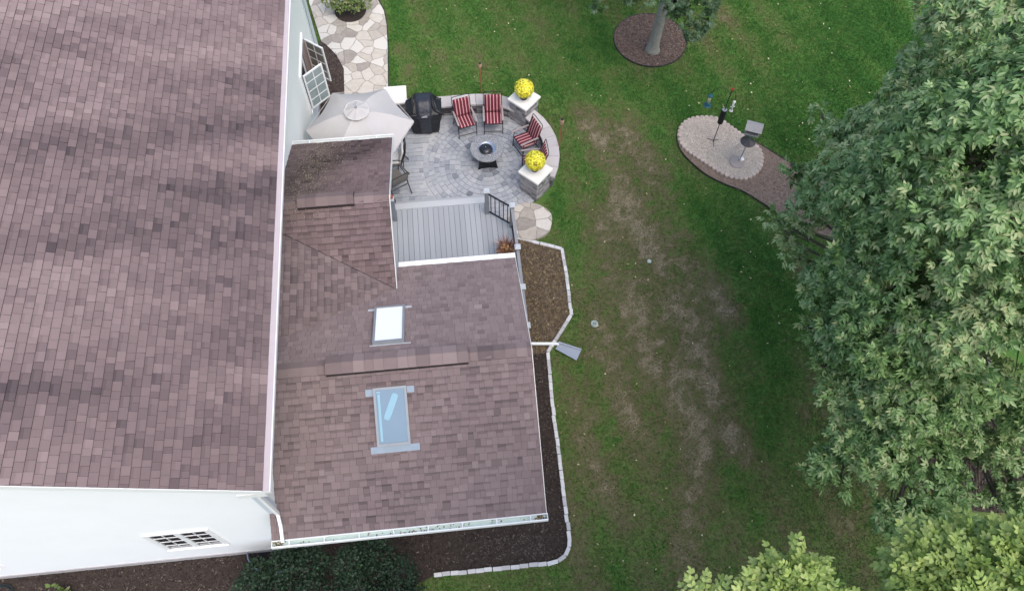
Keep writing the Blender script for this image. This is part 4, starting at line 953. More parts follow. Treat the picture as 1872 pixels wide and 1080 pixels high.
# walls with clapboards
def gz(x): return EZ - .12 + PM * ((RX - x) if x > XR else (x - (2 * XR - RX)))
b = MB(); b.mesh([(XW, YS, 0), (XE, YS, 0), (XE, YS, gz(XE)), (XR, YS, gz(XR)), (XW, YS, gz(XW)), (XW, YN, 0), (XE, YN, 0), (XE, YN, gz(XE)), (XR, YN, gz(XR)), (XW, YN, gz(XW))], [(0, 1, 2, 3, 4), (9, 8, 7, 6, 5), (1, 6, 7, 2), (5, 0, 4, 9)]); wl0 = b.build('wall', M_siding, hs)
b = MB(); z = .22
while z < gz(XR) - .05:
    z1 = z + .115
    if z1 < gz(XE): xa, xb = XW, XE
    else: dx = (z1 - (EZ - .12)) / PM; xb = RX - dx; xa = 2 * XR - RX + dx
    if xb > xa: b.mesh([(xa, YS - .014, z), (xb, YS - .014, z), (xb, YS - .003, z1), (xa, YS - .003, z1), (xa, YS, z), (xb, YS, z)], [(0, 1, 2, 3), (4, 5, 1, 0)])
    z = z1
b.build('clapboard', M_siding, wl0)
b = MB(); z = .22
while z < 5.4:
    b.mesh([(XE + .014, YS, z), (XE + .014, YN, z), (XE + .003, YN, z + .115), (XE + .003, YS, z + .115), (XE, YS, z), (XE, YN, z)], [(0, 1, 2, 3), (4, 5, 1, 0)]); z += .115
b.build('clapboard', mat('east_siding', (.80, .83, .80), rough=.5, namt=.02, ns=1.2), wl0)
b = MB(); b.box(((XW + XE) / 2, YS - .01, .10), (XE - XW + .03, .05, .24)); b.box((XE + .01, (YS + YN) / 2, .10), (.05, YN - YS, .24)); b.build('foundation', M_found, hs)
for (x, y) in ((XE, YS), (XE, YN)):
    s = -1 if y == YS else 1
    b = MB(); b.box((x - .045, y + s * .012, 2.9), (.13, .045, 5.2)); b.box((x + .012, y - s * .045, 2.9), (.045, .13, 5.19)); b.build('corner_trim', mat('corner_trim_blue_white', (.62, .68, .72), rough=.5, namt=.02), hs)
# eave return at the south-east corner
b = MB(); b.box((XE + .20, YS - .15, EZ - .26), (.46, .30, .16)); b.box((XE + .19, YS - .14, EZ - .36), (.40, .25, .05)); b.build('eave_return', M_trim, hs)
# main gutter with solid cover
b = MB(); b.box((RX + .058, (Y0 + Y1) / 2, EZ - .055), (.115, Y1 - Y0 + .02, .09)); mg = b.build('gutter', M_trim, hs)
b = MB(); b.box((RX + .048, (Y0 + Y1) / 2, EZ - .003), (.108, Y1 - Y0 + .03, .010), ry=R(6)); b.build('gutter_cover', M_pink, mg)
b = MB(); b.box((RX + .112, (Y0 + Y1) / 2, EZ - .002), (.018, Y1 - Y0 + .03, .012)); b.box((RX + .05, Y0 - .012, EZ - .06), (.12, .012, .10)); b.build('gutter_lip', M_trim, mg)
# downspout from the main gutter down over the addition roof
AS = lambda y: 3.0 + .476 * (y - 3.37)
b = MB(); d1 = [(RX + .06, Y0 + .06, EZ - .08), (RX + .06, Y0 + .06, EZ - .22), (-3.68, Y0 + .10, EZ - .5), (-3.72, Y0 + .14, 4.9), (-3.74, Y0 + .14, 3.45), (-3.73, 3.40, 3.16), (-3.72, 3.30, 3.05)]
d1 = [(RX + .06, Y0 + .08, EZ - .1), (RX + .06, Y0 + .06, EZ - .25), (-3.70, 3.72, EZ - .55), (-3.74, 3.74, 4.6), (-3.74, 3.74, 3.42), (-3.73, 3.55, 3.20), (-3.72, 3.30, 3.07)]
b.tube(d1, .05, 4, flat=.8); b.build('downspout', M_trim, hs)
b = MB(); b.tube([(XE + .07, YN + .10, 5.5), (XE + .07, YN + .10, .25), (XE + .12, YN + .02, .12), (XE + .26, YN - .35, .08)], .05, 4); b.build('downspout', mat('pale_blue_downspout', (.55, .63, .65), rough=.5, namt=.03), hs)

# south windows
def window_s(x0, x1, z0, z1, nsash):
    b = MB(); y = YS - .03
    b.box(((x0 + x1) / 2, y, z1 + .03), (x1 - x0 + .14, .045, .06)); b.box(((x0 + x1) / 2, y - .01, z0 - .03), (x1 - x0 + .14, .07, .05))
    b.box((x0 - .035, y, (z0 + z1) / 2), (.07, .044, z1 - z0)); b.box((x1 + .035, y, (z0 + z1) / 2), (.07, .044, z1 - z0)); wd = (x1 - x0) / nsash
    for k in range(1, nsash): b.box((x0 + wd * k, y, (z0 + z1) / 2), (.07, .04, z1 - z0))
    o = b.build('window', M_trim, hs)
    for k in range(nsash):
        xa = x0 + wd * k + (.035 if k else 0); xb = x0 + wd * (k + 1) - (.035 if k < nsash - 1 else 0)
        b = MB(); b.box(((xa + xb) / 2, YS - .022, (z0 + z1) / 2), (xb - xa, .01, z1 - z0)); b.build('pane', M_wglass, o)
        b = MB(); t = .022
        b.box(((xa + xb) / 2, YS - .036, z0 + t / 2), (xb - xa, .02, t)); b.box(((xa + xb) / 2, YS - .036, z1 - t / 2), (xb - xa, .02, t)); b.box((xa + t / 2, YS - .036, (z0 + z1) / 2), (t, .02, z1 - z0 - 2 * t)); b.box((xb - t / 2, YS - .036, (z0 + z1) / 2), (t, .02, z1 - z0 - 2 * t))
        b.box(((xa + xb) / 2, YS - .033, (z0 + z1) / 2), (.012, .012, z1 - z0 - 2 * t))
        for j in range(1, 4): b.box(((xa + xb) / 2, YS - .0315, z0 + (z1 - z0) * j / 4), (xb - xa - 2 * t, .011, .012))
        b.build('sash', M_trim, o)
window_s(-6.46, -5.36, 1.18, 2.46, 2); window_s(-11.1, -9.93, 1.12, 2.46, 2)

# open casement window on the east wall
WY0, WY1, WZ0, WZ1 = 15.24, 16.66, 1.20, 2.48
b = MB(); x = XE + .03; b.box((x, (WY0 + WY1) / 2, WZ1 + .04), (.07, WY1 - WY0 + .2, .08)); b.box((x + .01, (WY0 + WY1) / 2, WZ0 - .035), (.09, WY1 - WY0 + .2, .07))
for yy in (WY0 - .05, WY1 + .05): b.box((x, yy, (WZ0 + WZ1) / 2), (.07, .10, WZ1 - WZ0))
b.box((x, (WY0 + WY1) / 2, (WZ0 + WZ1) / 2), (.06, .06, WZ1 - WZ0)); ew = b.build('window', M_trim, hs)
b = MB(); b.box((XE + .018, (WY0 + WY1) / 2, (WZ0 + WZ1) / 2), (.008, WY1 - WY0, WZ1 - WZ0)); b.build('dark_interior', mat('dark_room', (.03, .025, .03), rough=.9), ew)
b = MB(); b.box((XE + .075, WY1 - .36, (WZ0 + WZ1) / 2), (.006, .60, WZ1 - WZ0 - .02)); b.build('insect_screen', mat('screen_mesh', (.30, .22, .20), rough=.9), ew)
def sash(y, ang, wd, gl):
    """hinged at y on the wall, swinging out by ang (deg, direction of the leaf in plan)"""
    dx, dy = math.cos(R(ang)), math.sin(R(ang)); h = WZ1 - WZ0 - .04; zc = (WZ0 + WZ1) / 2; bx0 = XE + .08
    def bb(b, s0, s1, za, zb, th): b.box((bx0 + dx * (s0 + s1) / 2, y + dy * (s0 + s1) / 2, (za + zb) / 2), (s1 - s0, th, zb - za), R(ang))
    b = MB(); z0, z1 = zc - h / 2, zc + h / 2; t = .045
    bb(b, 0, wd, z0, z0 + t, .035); bb(b, 0, wd, z1 - t, z1, .035); bb(b, 0, t, z0 + t, z1 - t, .035); bb(b, wd - t, wd, z0 + t, z1 - t, .035)
    bb(b, wd / 2 - .010, wd / 2 + .010, z0 + t, z1 - t, .024)
    for k in range(1, 4): zz_ = z0 + (z1 - z0) * k / 4; bb(b, t, wd / 2 - .011, zz_ - .01, zz_ + .01, .022); bb(b, wd / 2 + .011, wd - t, zz_ - .01, zz_ + .01, .022)
    o = b.build('casement_sash', M_trim, ew); b = MB(); bb(b, t, wd - t, z0 + t, z1 - t, .006); b.build('pane', gl, o)
sash(WY0 + .03, 42, .64, mat('casement_glass', (.30, .36, .36), rough=.08, spec=.8, namt=.2, ns=3)); sash(WY1 - .03, -38, .64, mat('casement_glass_dim', (.20, .21, .19), rough=.1, spec=.7, namt=.2, ns=3))

# addition
AE, AR, ARZ = 3.37, 6.16, 3.0 + .476 * 2.79; AN_E = 8.95; AXE = 1.14; AXW = -3.94
SEe, SR = 12.57, 10.02; SRZ = 3.0 + .476 * 2.55; SX = -1.45
cs = math.hypot(1, .476)
b = MB(); b.mesh([(XE, 3.86, 0), (.95, 3.86, 0), (.95, 3.86, 3.1), (.95, AR, 4.25), (.95, 8.5, 3.1), (.95, 8.5, 0), (XE, 8.5, 0), (XE, 3.86, 3.1), (XE, AR, 4.25), (XE, 8.5, 3.1)], [(0, 1, 2, 7), (1, 5, 4, 3, 2), (5, 6, 9, 4)]); b.build('wall', M_siding, hs)
b = MB(); b.mesh([(SX - .43, 8.4, 0), (SX - .43, 12.3, 0), (SX - .43, 12.3, 3.0), (SX - .43, SR, 4.1), (SX - .43, 8.4, 3.36), (XE, 12.3, 0), (XE, 12.3, 3.0)], [(0, 1, 2, 3, 4), (1, 5, 6, 2)]); b.build('wall', M_siding, hs)
b = MB(); b.box((SX - .40, 11.2, 1.6), (.06, 1.3, 2.3)); b.build('door', M_trim, hs)
zS = lambda y: 3.0 + .476 * (y - AE); zN = lambda y: 3.0 + .476 * (AN_E - y); z2N = lambda y: 3.0 + .476 * (SEe - y); z2S = lambda y: SRZ - .476 * (SR - y)
VY = (3 + .476 * AN_E - SRZ + .476 * SR) / .952; VZ = zN(VY); CK = .257; CX = SX + .0; CZ = VZ + CK * (CX - XE)
cyN = (CZ - SRZ) / .476 + SR; cyS = AN_E - (CZ - 3) / .476
ar = slab([(AXW, AE, 3.0), (AXE, AE, 3.0), (AXE, AR, ARZ), (XE, AR, ARZ), (XE, YS - .015, zS(YS - .015)), (AXW, YS - .015, zS(YS - .015))], .08, 'roof', M_felt, hs)
slab([(XE, AR + .001, ARZ - .0004), (AXE, AR + .001, ARZ - .0004), (AXE, AN_E, 3.0), (CX, AN_E, 3.0), (CX, VY, VZ), (XE, cyS, CZ)], .08, 'roof', M_felt, hs)
r2 = slab([(XE, SR, SRZ), (SX, SR, SRZ), (SX, SEe, 3.0), (XE, SEe, 3.0)], .08, 'roof', M_felt, hs)
slab([(XE, cyN, CZ), (CX, VY, VZ), (SX, SR - .001, SRZ - .0004), (XE, SR - .001, SRZ - .0004)], .08, 'roof', M_felt, hs)
slab([(XE, cyS, CZ - .006), (CX, VY, VZ - .006), (XE, cyN, CZ - .006)], .08, 'roof', M_felt, hs)
b = MB(); oS = (0, AE, 3.0); LS = 2.79 * cs
tfS = tint_fn(.50, .042, [], 91, .06); tfN = tint_fn(.60, .05, [], 93, .06)  # north slope tinted lighter to imitate its grazing reflectance
poly = [(AXW, 0), (AXE, 0), (AXE, LS), (AXW, LS)]
shingles(b, oS, (1, 0, 0), (0, 1, .476), [(XE, 0), (AXE, 0), (AXE, LS), (XE, LS)], tfS, seed=11)
shingles(b, oS, (1, 0, 0), (0, 1, .476), [(AXW, 0), (XE - .002, 0), (XE - .002, .46 * cs), (AXW, .46 * cs)], tfS, seed=12)
# north slope (u reversed so that V points up-slope)
vv = lambda y: (AN_E - y) * cs
shingles(b, (0, AN_E, 3.0), (-1, 0, 0), (0, -1, .476), [(-AXE, 0), (-CX, 0), (-CX, LS), (-AXE, LS)], tfN, seed=13, hb=(.006, .012), band=.07, bandp=.4)
shingles(b, (0, AN_E, 3.0), (-1, 0, 0), (0, -1, .476), [(-CX, vv(VY)), (-XE, vv(cyS)), (-XE, LS), (-CX, LS)], tfN, seed=23, hb=(.006, .012), band=.07, bandp=.4)
# cricket: courses run north-south, falling east
ck_ = math.hypot(1, CK); cl = (CX - XE) * ck_
shingles(b, (CX, 0, VZ), (0, 1, 0), (-1, 0, CK), [(VY, 0), (cyN, cl), (cyS, cl)], tint_fn(.46, .045, [], 95, .06), seed=14, band=.08, hb=(.006, .010))
b.build('shingles', M_sha, ar)
# bump-out roof
b = MB(); moss = [(3.3, 1.6, .55, -.16), (2.9, 1.0, .4, -.2), (2.4, .5, .35, -.18), (3.6, 2.3, .4, -.1), (1.9, .2, .4, -.15), (2.0, 2.0, .6, .06)]
shingles(b, (0, SEe, 3.0), (-1, 0, 0), (0, -1, .476), [(-SX, 0), (-XE, 0), (-XE, 2.55 * cs), (-SX, 2.55 * cs)], tint_fn(.47, .05, moss, 97, .07), seed=15, hb=(.006, .012), band=.07, bandp=.4)
shingles(b, (0, VY, VZ), (1, 0, 0), (0, 1, .476), [(CX - .001, 0), (CX, 0), (SX, (SR - VY) * cs), (XE, (SR - VY) * cs), (XE, (cyN - VY) * cs)], tint_fn(.46, .055, [], 98, .06), seed=16)
b.build('shingles', mat('bumpout_shingles', ramp=[(0.0, (.010, .009, .010)), (.18, (.075, .054, .055)), (.5, (.19, .138, .138)), (.8, (.28, .21, .205)), (1.0, (.34, .27, .26))], rough=.95, namt=.04, ns=3, fine=.11, bs=170, bump=.5, spec=.2), r2)
# valley line
b = MB(); b.tube([(XE, cyN, CZ + .012), (CX, VY, VZ + .010)], .008, 6); b.build('valley_joint', M_dark, hs)
# ridge caps
def ridgecap(x0, x1, y, z, half, lift, name, parent, raised, tb):
    b = MB(); x = x0; s_ = .476
    while x < x1 - .01:
        w_ = min(rnd.uniform(.14, .30), x1 - x); t = tb + rnd.gauss(0, .07); h = lift + .006
        for sg in (-1, 1):
            q = [(x, y, z + h + .01), (x + w_ - .004, y, z + h + .002), (x + w_ - .004, y + sg * half, z + h - half * s_ - .0), (x, y + sg * half, z + h - half * s_ + .008)]
            if sg > 0: q.reverse()
            b.face(q, t); e = [q[2], q[3], (q[3][0], q[3][1], q[3][2] - (lift + .012)), (q[2][0], q[2][1], q[2][2] - (lift + .012))] if sg < 0 else [q[1], q[0], (q[0][0], q[0][1], q[0][2] - (lift + .012)), (q[1][0], q[1][1], q[1][2] - (lift + .012))]
            b.face(e, .10)  # dark side faces painted as the shadow along the vent edges
        x += w_
    for xe, sg in ((x0, -1), (x1 - .004, 1)):
        b.face([(xe, y - half, z + lift - half * s_), (xe, y, z + lift + .008), (xe, y + half, z + lift - half * s_), (xe, y + half, z - half * s_ - .01), (xe, y, z - .01), (xe, y - half, z - half * s_ - .01)][::sg], .04)
    return b.build(name, M_sha, parent)
ridgecap(-3.84, AXE, AR, ARZ + .004, .15, .006, 'ridge_cap', hs, False, .46)
ridgecap(-2.72, -.06, AR, ARZ + .012, .19, .085, 'ridge_vent', hs, True, .58)
ridgecap(-3.84, SX, SR, SRZ + .004, .14, .006, 'ridge_cap', hs, False, .44)
ridgecap(-3.36, -2.18, SR, SRZ + .012, .17, .08, 'ridge_vent', hs, True, .40)
# gutters
def gutter(x0, x1, y0, y1, z, nbr, name, dirt=True):
    b = MB(); sg = -1 if y1 < y0 else 1; L_ = x1 - x0; c = (x0 + x1) / 2
    b.box((c, y1, z - .045), (L_, .014, .11)); b.box((c, y1 - sg * .006, z + .012), (L_ + .01, .024, .008)); b.box((c, y0 + sg * .002, z - .05), (L_, .010, .09))
    for xx in (x0, x1): b.box((xx, (y0 + y1) / 2, z - .045), (.012, abs(y1 - y0) + .012, .11))
    b.box((c, y0 + sg * .006, z + .004), (L_, .022, .008))
    for k in range(nbr): b.box((x0 + L_ * (k + .5) / nbr, (y0 + y1) / 2, z + .006), (.022, abs(y1 - y0), .008))
    o = b.build('gutter', M_trim, hs)
    b = MB(); b.box((c, (y0 + y1) / 2, z - .09), (L_ - .02, abs(y1 - y0) - .016, .012)); b.build('gutter_trough', M_gutter_in, o)
    return o
g1 = gutter(AXW, 1.16, AE - .012, 3.235, 2.985, 8, 'g')
q = np.stack([nrg.uniform(AXW, 1.1, 200), nrg.uniform(3.25, 3.35, 200), np.full(200, 2.912)], 1); q[:60, 0] = nrg.normal(1.03, .05, 60).clip(.9, 1.13); q[60:110, 0] = nrg.normal(-3.82, .06, 50).clip(-3.92, -3.6); q[110:160, 0] = nrg.normal(-1.2, .5, 50)
leaf_scatter('gutter_debris', q, .01, .05, M_fall, '', '', 0, .35, parent=g1)['kind'] = 'stuff'
gutter(XE + .02, SX + .02, SEe + .012, SEe + .11, 2.985, 3, 'g')
b = MB(); b.box(((CX + AXE) / 2 + .02, AN_E + .065, 2.975), (AXE - CX - .02, .13, .05)); b.box(((CX + AXE) / 2 + .02, AN_E + .12, 2.93), (AXE - CX - .02, .02, .13)); b.build('eave_trim', M_trim, hs)
for y0, y1, z0, z1, x in ((AE, AR, 3.0, ARZ, AXE), (AR, AN_E, ARZ, 3.0, AXE), (SR, SEe, SRZ, 3.0, SX), (VY, SR, VZ, SRZ, SX)):
    b = MB(); b.mesh([(x + .001, y0, z0 - .01), (x + .012, y0, z0 - .01), (x + .012, y0, z0 - .17), (x + .001, y0, z0 - .17), (x + .001, y1, z1 - .01), (x + .012, y1, z1 - .01), (x + .012, y1, z1 - .17), (x + .001, y1, z1 - .17)], [(0, 1, 5, 4), (1, 2, 6, 5), (2, 3, 7, 6), (3, 0, 4, 7)]); b.build('rake_board', M_trim, hs)

# skylights
def skylight(x0, x1, ya, yb, zf, up, pane_m, white_pane, curb):
    """ya = low edge y, yb = high edge y; zf(y) roof plane height"""
    O = Vector(((x0 + x1) / 2, ya, zf(ya))); U = Vector((1, 0, 0)); Vv = Vector((0, yb - ya, zf(yb) - zf(ya))); L_ = Vv.length; Vv.normalize(); N_ = U.cross(Vv)
    if N_.z < 0: N_ = -N_
    wd = x1 - x0
    def bx(b, u0, u1, v0, v1, h0, h1):
        c = [O + U * u + Vv * v + N_ * h for h in (h0, h1) for u, v in ((u0, v0), (u1, v0), (u1, v1), (u0, v1))]; fl = U.cross(Vv).z < 0
        fs = [(3, 2, 1, 0), (4, 5, 6, 7), (0, 1, 5, 4), (1, 2, 6, 5), (2, 3, 7, 6), (3, 0, 4, 7)]
        if fl: fs = [tuple(reversed(f)) for f in fs]
        b.mesh(c, fs)
    h = wd / 2; b = MB(); t = .045; b_ = curb
    bx(b, -h, h, 0, t, .005, b_); bx(b, -h, h, L_ - t, L_, .005, b_); bx(b, -h, -h + t, t, L_ - t, .005, b_); bx(b, h - t, h, t, L_ - t, .005, b_)
    o = b.build('skylight', M_grey, hs)
    b = MB(); bx(b, -h + t, h - t, t, L_ - t, .02, b_ - .012); b.build('pane', pane_m, o)
    b = MB()
    if white_pane:
        bx(b, h + .002, h + .13, -.03, .03, .018, .024); bx(b, -h - .14, -h - .002, -.02, .04, .018, .024); bx(b, -h - .06, h + .12, L_ + .01, L_ + .035, .018, .024); bx(b, -h + .01, h - .01, -.06, -.002, .018, .026); m = M_cap
    else:
        m = M_lead; b2 = MB(); bx(b2, h + .002, h + .14, L_ - .14, L_ - .02, .018, .024); b2.build('flashing', m, o); b2 = MB(); bx(b2, -h - .15, -h - .002, L_ - .15, L_ - .02, .018, .024); b2.build('flashing', m, o); bx(b, -h - .13, h + .16, -.13, -.004, .019, .025)
    b.build('flashing', m, o)
    if not white_pane:
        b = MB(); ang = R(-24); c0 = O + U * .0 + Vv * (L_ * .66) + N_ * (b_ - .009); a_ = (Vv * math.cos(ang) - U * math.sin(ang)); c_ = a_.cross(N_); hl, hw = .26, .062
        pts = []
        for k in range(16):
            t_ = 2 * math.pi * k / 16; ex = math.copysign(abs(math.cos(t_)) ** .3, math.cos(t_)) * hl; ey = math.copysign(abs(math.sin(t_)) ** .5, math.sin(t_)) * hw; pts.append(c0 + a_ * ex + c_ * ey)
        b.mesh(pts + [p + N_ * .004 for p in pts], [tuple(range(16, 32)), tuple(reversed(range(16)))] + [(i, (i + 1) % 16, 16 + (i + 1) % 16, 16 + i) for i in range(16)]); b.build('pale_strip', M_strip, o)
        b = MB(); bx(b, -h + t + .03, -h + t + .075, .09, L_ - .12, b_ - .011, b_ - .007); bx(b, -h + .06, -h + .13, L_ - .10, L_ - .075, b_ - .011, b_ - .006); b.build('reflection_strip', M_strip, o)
skylight(-1.87, -1.26, 7.60, 6.58, zN, 1, M_skywhite, True, .09)
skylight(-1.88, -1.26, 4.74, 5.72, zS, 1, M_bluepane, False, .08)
# debris on the bump-out roof
n = 3000; ux = nrg.normal(-3.25, .36, n); uy = nrg.uniform(9.6, 12.5, n); ux = ux + .15 * (uy - 11); kk = (ux > -3.8) & (ux < -1.6); ux, uy = ux[kk], uy[kk]; uz = np.where(uy > SR, 3.0 + .476 * (SEe - uy), SRZ - .476 * (SR - uy)) + .03
leaf_scatter('roof_debris', np.stack([ux, uy, uz], 1), .008, .026, mat('needle_debris', ramp=[(0, (.08, .07, .035)), (.6, (.20, .175, .11)), (1, (.42, .39, .30))], rough=.9), 'yellowish tree debris strewn over the small brown roof', 'debris', 0, 1)
# window well
ww = MB()
for r_ in (.55,):
    vs = []
    for k in range(15):
        a = R(180 + 180 * k / 14); x, y = -4.60 + .62 * math.cos(a), 3.80 + .50 * math.sin(a)
        vs += [(x, y, -.02), (x, y, .16), (-4.60 + .59 * math.cos(a), 3.80 + .47 * math.sin(a), .16), (-4.60 + .59 * math.cos(a), 3.80 + .47 * math.sin(a), -.02)]
    ww.mesh(vs, [(k * 4 + j, k * 4 + 4 + j, k * 4 + 4 + (j + 1) % 4, k * 4 + (j + 1) % 4) for k in range(14) for j in range(4)])
wwo = ww.build('window_well', mat('galvanised_rim', (.16, .19, .24), rough=.4, metal=.4)); tag(wwo, 'dark semicircular metal window well against the white wall', 'window well')
b = MB(); b.prism([(-4.60 + .58 * math.cos(R(180 + 15 * k)), 3.80 + .46 * math.sin(R(180 + 15 * k))) for k in range(13)], .018, .024); b.build('well_bottom', mat('well_dark', (.008, .008, .012), rough=.9), wwo)

# downspout extension and splash block
dx = MB(); dx.tube([at(968, 628, .12), at(1000, 628, .09), at(1022, 628.5, .07)], .042, 4, flat=.8); tag(dx.build('downspout_extension', M_trim), 'white drain pipe lying across the brown bed toward the splash block', 'drain pipe')
sb0, sb1 = at(1018, 634, .03), at(1058, 650, .03); d = (sb1 - sb0); an = math.atan2(d.y, d.x); c = (sb0 + sb1) / 2
b = MB(); Lb = d.length; U = Vector((math.cos(an), math.sin(an), 0)); Wv = Vector((-U.y, U.x, 0)); vs = []
for s, w_, h in ((0, .11, .10), (.5, .14, .085), (1, .17, .06)):
    P_ = sb0 + U * Lb * s; zz_ = .045 - .02 * s
    for o_, z in ((-w_, h), (-w_ + .02, h), (-w_ + .03, .02), (w_ - .03, .02), (w_ - .02, h), (w_, h)): vs.append(P_ + Wv * o_ + Vector((0, 0, z)))
b.mesh(vs, [(i * 6 + j, i * 6 + j + 1, i * 6 + j + 7, i * 6 + j + 6) for i in range(2) for j in range(5)]); so_ = b.build('splash_block', M_splash); so_.modifiers.new('s', 'SOLIDIFY').thickness = .012
tag(so_, 'blue grey plastic splash block on the lawn at the pipe end', 'splash block')
# lawn covers
def disc(px, py, r, m, label, cross):
    x, y = at2(px, py, .03); o = empty('lawn_cover', (x, y, 0), label, 'cover', 'round covers set in the lawn'); b = MB(); b.lathe([(r, -.01), (r, .022), (r * .94, .03), (r * .9, .026)], (x, y, 0), 24); b.build('lid', m, o)
    if cross:
        b = MB(); b.box((x - r * .25, y, .030), (r * .14, r * 1.1, .006), R(-25)); b.box((x + r * .25, y, .030), (r * .14, r * 1.1, .006), R(-25)); b.box((x, y, .0315), (r * .9, r * .12, .006), R(-25)); b.build('slots', mat('slot_grey', (.16, .18, .17), rough=.7), o)
disc(1087, 591, .095, mat('pale_cover', (.36, .42, .38), rough=.6, namt=.15, ns=20), 'larger pale round lawn cover with dark slots near the kerbed bed', True)
disc(1187, 477, .055, mat('pale_cover_plain', (.42, .50, .44), rough=.6, namt=.1), 'smaller plain pale round cover in the dry grass', False)

# ------------------------------------------------------------------ bird feeding station
fx, fy = 7.42, 13.99; fz = .10
ps = empty('feeder_pole', (fx, fy, fz), 'thin black feeder pole with black cylinder baffle and red finial', 'feeder pole')
b = MB(); b.tube([(fx, fy, fz), (fx + .01, fy, 2.18)], .012, 8)
for k in range(3): a = R(20 + 120 * k); b.tube([(fx, fy, fz + .05), (fx + .09 * math.cos(a), fy + .09 * math.sin(a), fz + .04), (fx + .2 * math.cos(a), fy + .2 * math.sin(a), fz)], .008, 6)
b.build('pole', M_frame, ps)
b = MB(); b.lathe([(.075, .92), (.078, .95), (.078, 1.44), (.074, 1.445)], (fx, fy, 0), 20); bf = b.build('baffle', mat('black_baffle', (.012, .012, .013), rough=.6), ps, False)
b = MB(); b.lathe([(.068, 1.446), (.07, 1.452), (.03, 1.455)], (fx, fy, 0), 20); b.build('baffle_top', M_grey, bf)
b = MB()
for k in range(7): a = R(51 * k); b.tube([(fx + .01, fy, 2.18), (fx + .01 + .03 * math.cos(a), fy + .03 * math.sin(a), 2.24), (fx + .01 + .055 * math.cos(a), fy + .055 * math.sin(a), 2.25)], [.012, .016, .004], 6)
b.build('finial', M_red, ps)
LFp, RFp = at(1300, 172, 1.95), at(1343, 185, 1.80)
for P_ in (LFp, RFp):
    b = MB(); top = Vector((fx + .01, fy, 2.05)); pts = []
    for k in range(13): t = k / 12; e = top.lerp(P_ + Vector((0, 0, .06)), t); pts.append(e + Vector((0, 0, .20 * math.sin(math.pi * t) * (1 + t * .3))))
    b.tube(pts, .006, 6); b.tube([pts[-1], P_], .004, 5); b.build('arm', M_frame, ps)
x, y, z = LFp; f1 = empty('tube_feeder', (x, y, z), 'blue capped tube bird feeder hanging on the left arm of the black pole', 'bird feeder')
b = MB(); b.lathe([(.001, 0), (.02, -.01), (.03, -.04), (.07, -.06), (.075, -.085), (.06, -.09)], (x, y, z), 16); b.build('cap', M_blue, f1, True)
b = MB(); b.lathe([(.042, -.085), (.042, -.34)], (x, y, z), 16); b.build('seed_tube', M_seed, f1, True)
b = MB(); b.lathe([(.055, -.33), (.07, -.35), (.08, -.42), (.105, -.44), (.10, -.455), (.03, -.46)], (x, y, z), 16)
for k in range(4): a = R(45 + 90 * k); b.tube([(x, y, z - .40), (x + .14 * math.cos(a), y + .14 * math.sin(a), z - .41)], .006, 5)
b.build('base', M_blue, f1)
x, y, z = RFp; f2 = empty('tube_feeder', (x, y, z), 'slender white tube bird feeder hanging on the right arm of the black pole', 'bird feeder')
b = MB(); b.lathe([(.001, 0), (.035, -.01), (.04, -.04), (.03, -.05)], (x, y, z), 14); b.build('cap', M_lime, f2, True)
b = MB(); b.lathe([(.028, -.045), (.028, -.36)], (x, y, z), 14); b.build('seed_tube', M_clear, f2, True)
b = MB(); b.lathe([(.03, -.35), (.05, -.37), (.05, -.39), (.02, -.40)], (x, y, z), 14); b.box((x, y, z - .22), (.14, .012, .012)); b.box((x, y, z - .30), (.012, .14, .012)); b.build('base', M_lime, f2)

hx, hy = 8.0, 13.23; hp = empty('house_feeder', (hx, hy, fz), 'weathered wooden house shaped bird feeder on pole with cone baffle', 'bird feeder')
b = MB(); b.tube([(hx, hy, fz), (hx + .02, hy, 1.34)], .015, 8); b.build('pole', M_grey, hp)
b = MB(); b.lathe([(.21, .96), (.205, .965), (.02, 1.14), (.019, 1.15)], (hx + .015, hy, 0), 24); b.build('cone_baffle', M_baffle, hp, True)
ra = R(-24); U = Vector((math.cos(ra), math.sin(ra), 0)); Wv = Vector((-U.y, U.x, 0)); B0 = Vector((hx + .02, hy, 1.34))
b = MB(); b.box(B0 + Vector((0, 0, .012)), (.38, .27, .024), ra)
for s in (-1, 1): b.box(B0 + Wv * s * .13 + Vector((0, 0, .035)), (.38, .012, .045), ra)
b.build('tray', M_grwood, hp)
for s in (-1, 1): b = MB(); b.box(B0 + U * s * .17 + Vector((0, 0, .14)), (.018, .17, .22), ra); b.build('end_panel', M_grwood, hp)
b = MB(); b.box(B0 + Vector((0, 0, .11)), (.31, .09, .16), ra); b.build('seed_hopper', mat('seed_glass', (.16, .15, .13), rough=.3, namt=.5, ns=30), hp)
for s in (-1, 1):
    b = MB(); pr, pe_ = B0 + Vector((0, 0, .335)), B0 + Wv * s * .185 + Vector((0, 0, .225)); q = [pr + U * .22, pr - U * .22, pe_ - U * .22, pe_ + U * .22]
    if s > 0: q.reverse()
    b.mesh(q + [p - Vector((0, 0, .016)) for p in q], [(3, 2, 1, 0), (4, 5, 6, 7), (0, 1, 5, 4), (1, 2, 6, 5), (2, 3, 7, 6), (3, 0, 4, 7)]); b.build('roof_panel', M_grwood, hp)
b = MB(); b.lathe([(.22, .09), (.22, .125), (.2, .135), (.001, .135)], (7.93, 13.20, 0), 28); tag(b.build('base_slab', M_slab), 'flat round stone disc under the wooden house feeder', 'paving stone')
b = MB(); b.lathe([(.065, .136), (.075, .16), (.06, .19), (.001, .195)], (8.06, 13.26, 0), 16); tag(b.build('round_stone', M_lime, None, True), 'small pale round stone on the disc beside the feeder pole', 'stone')

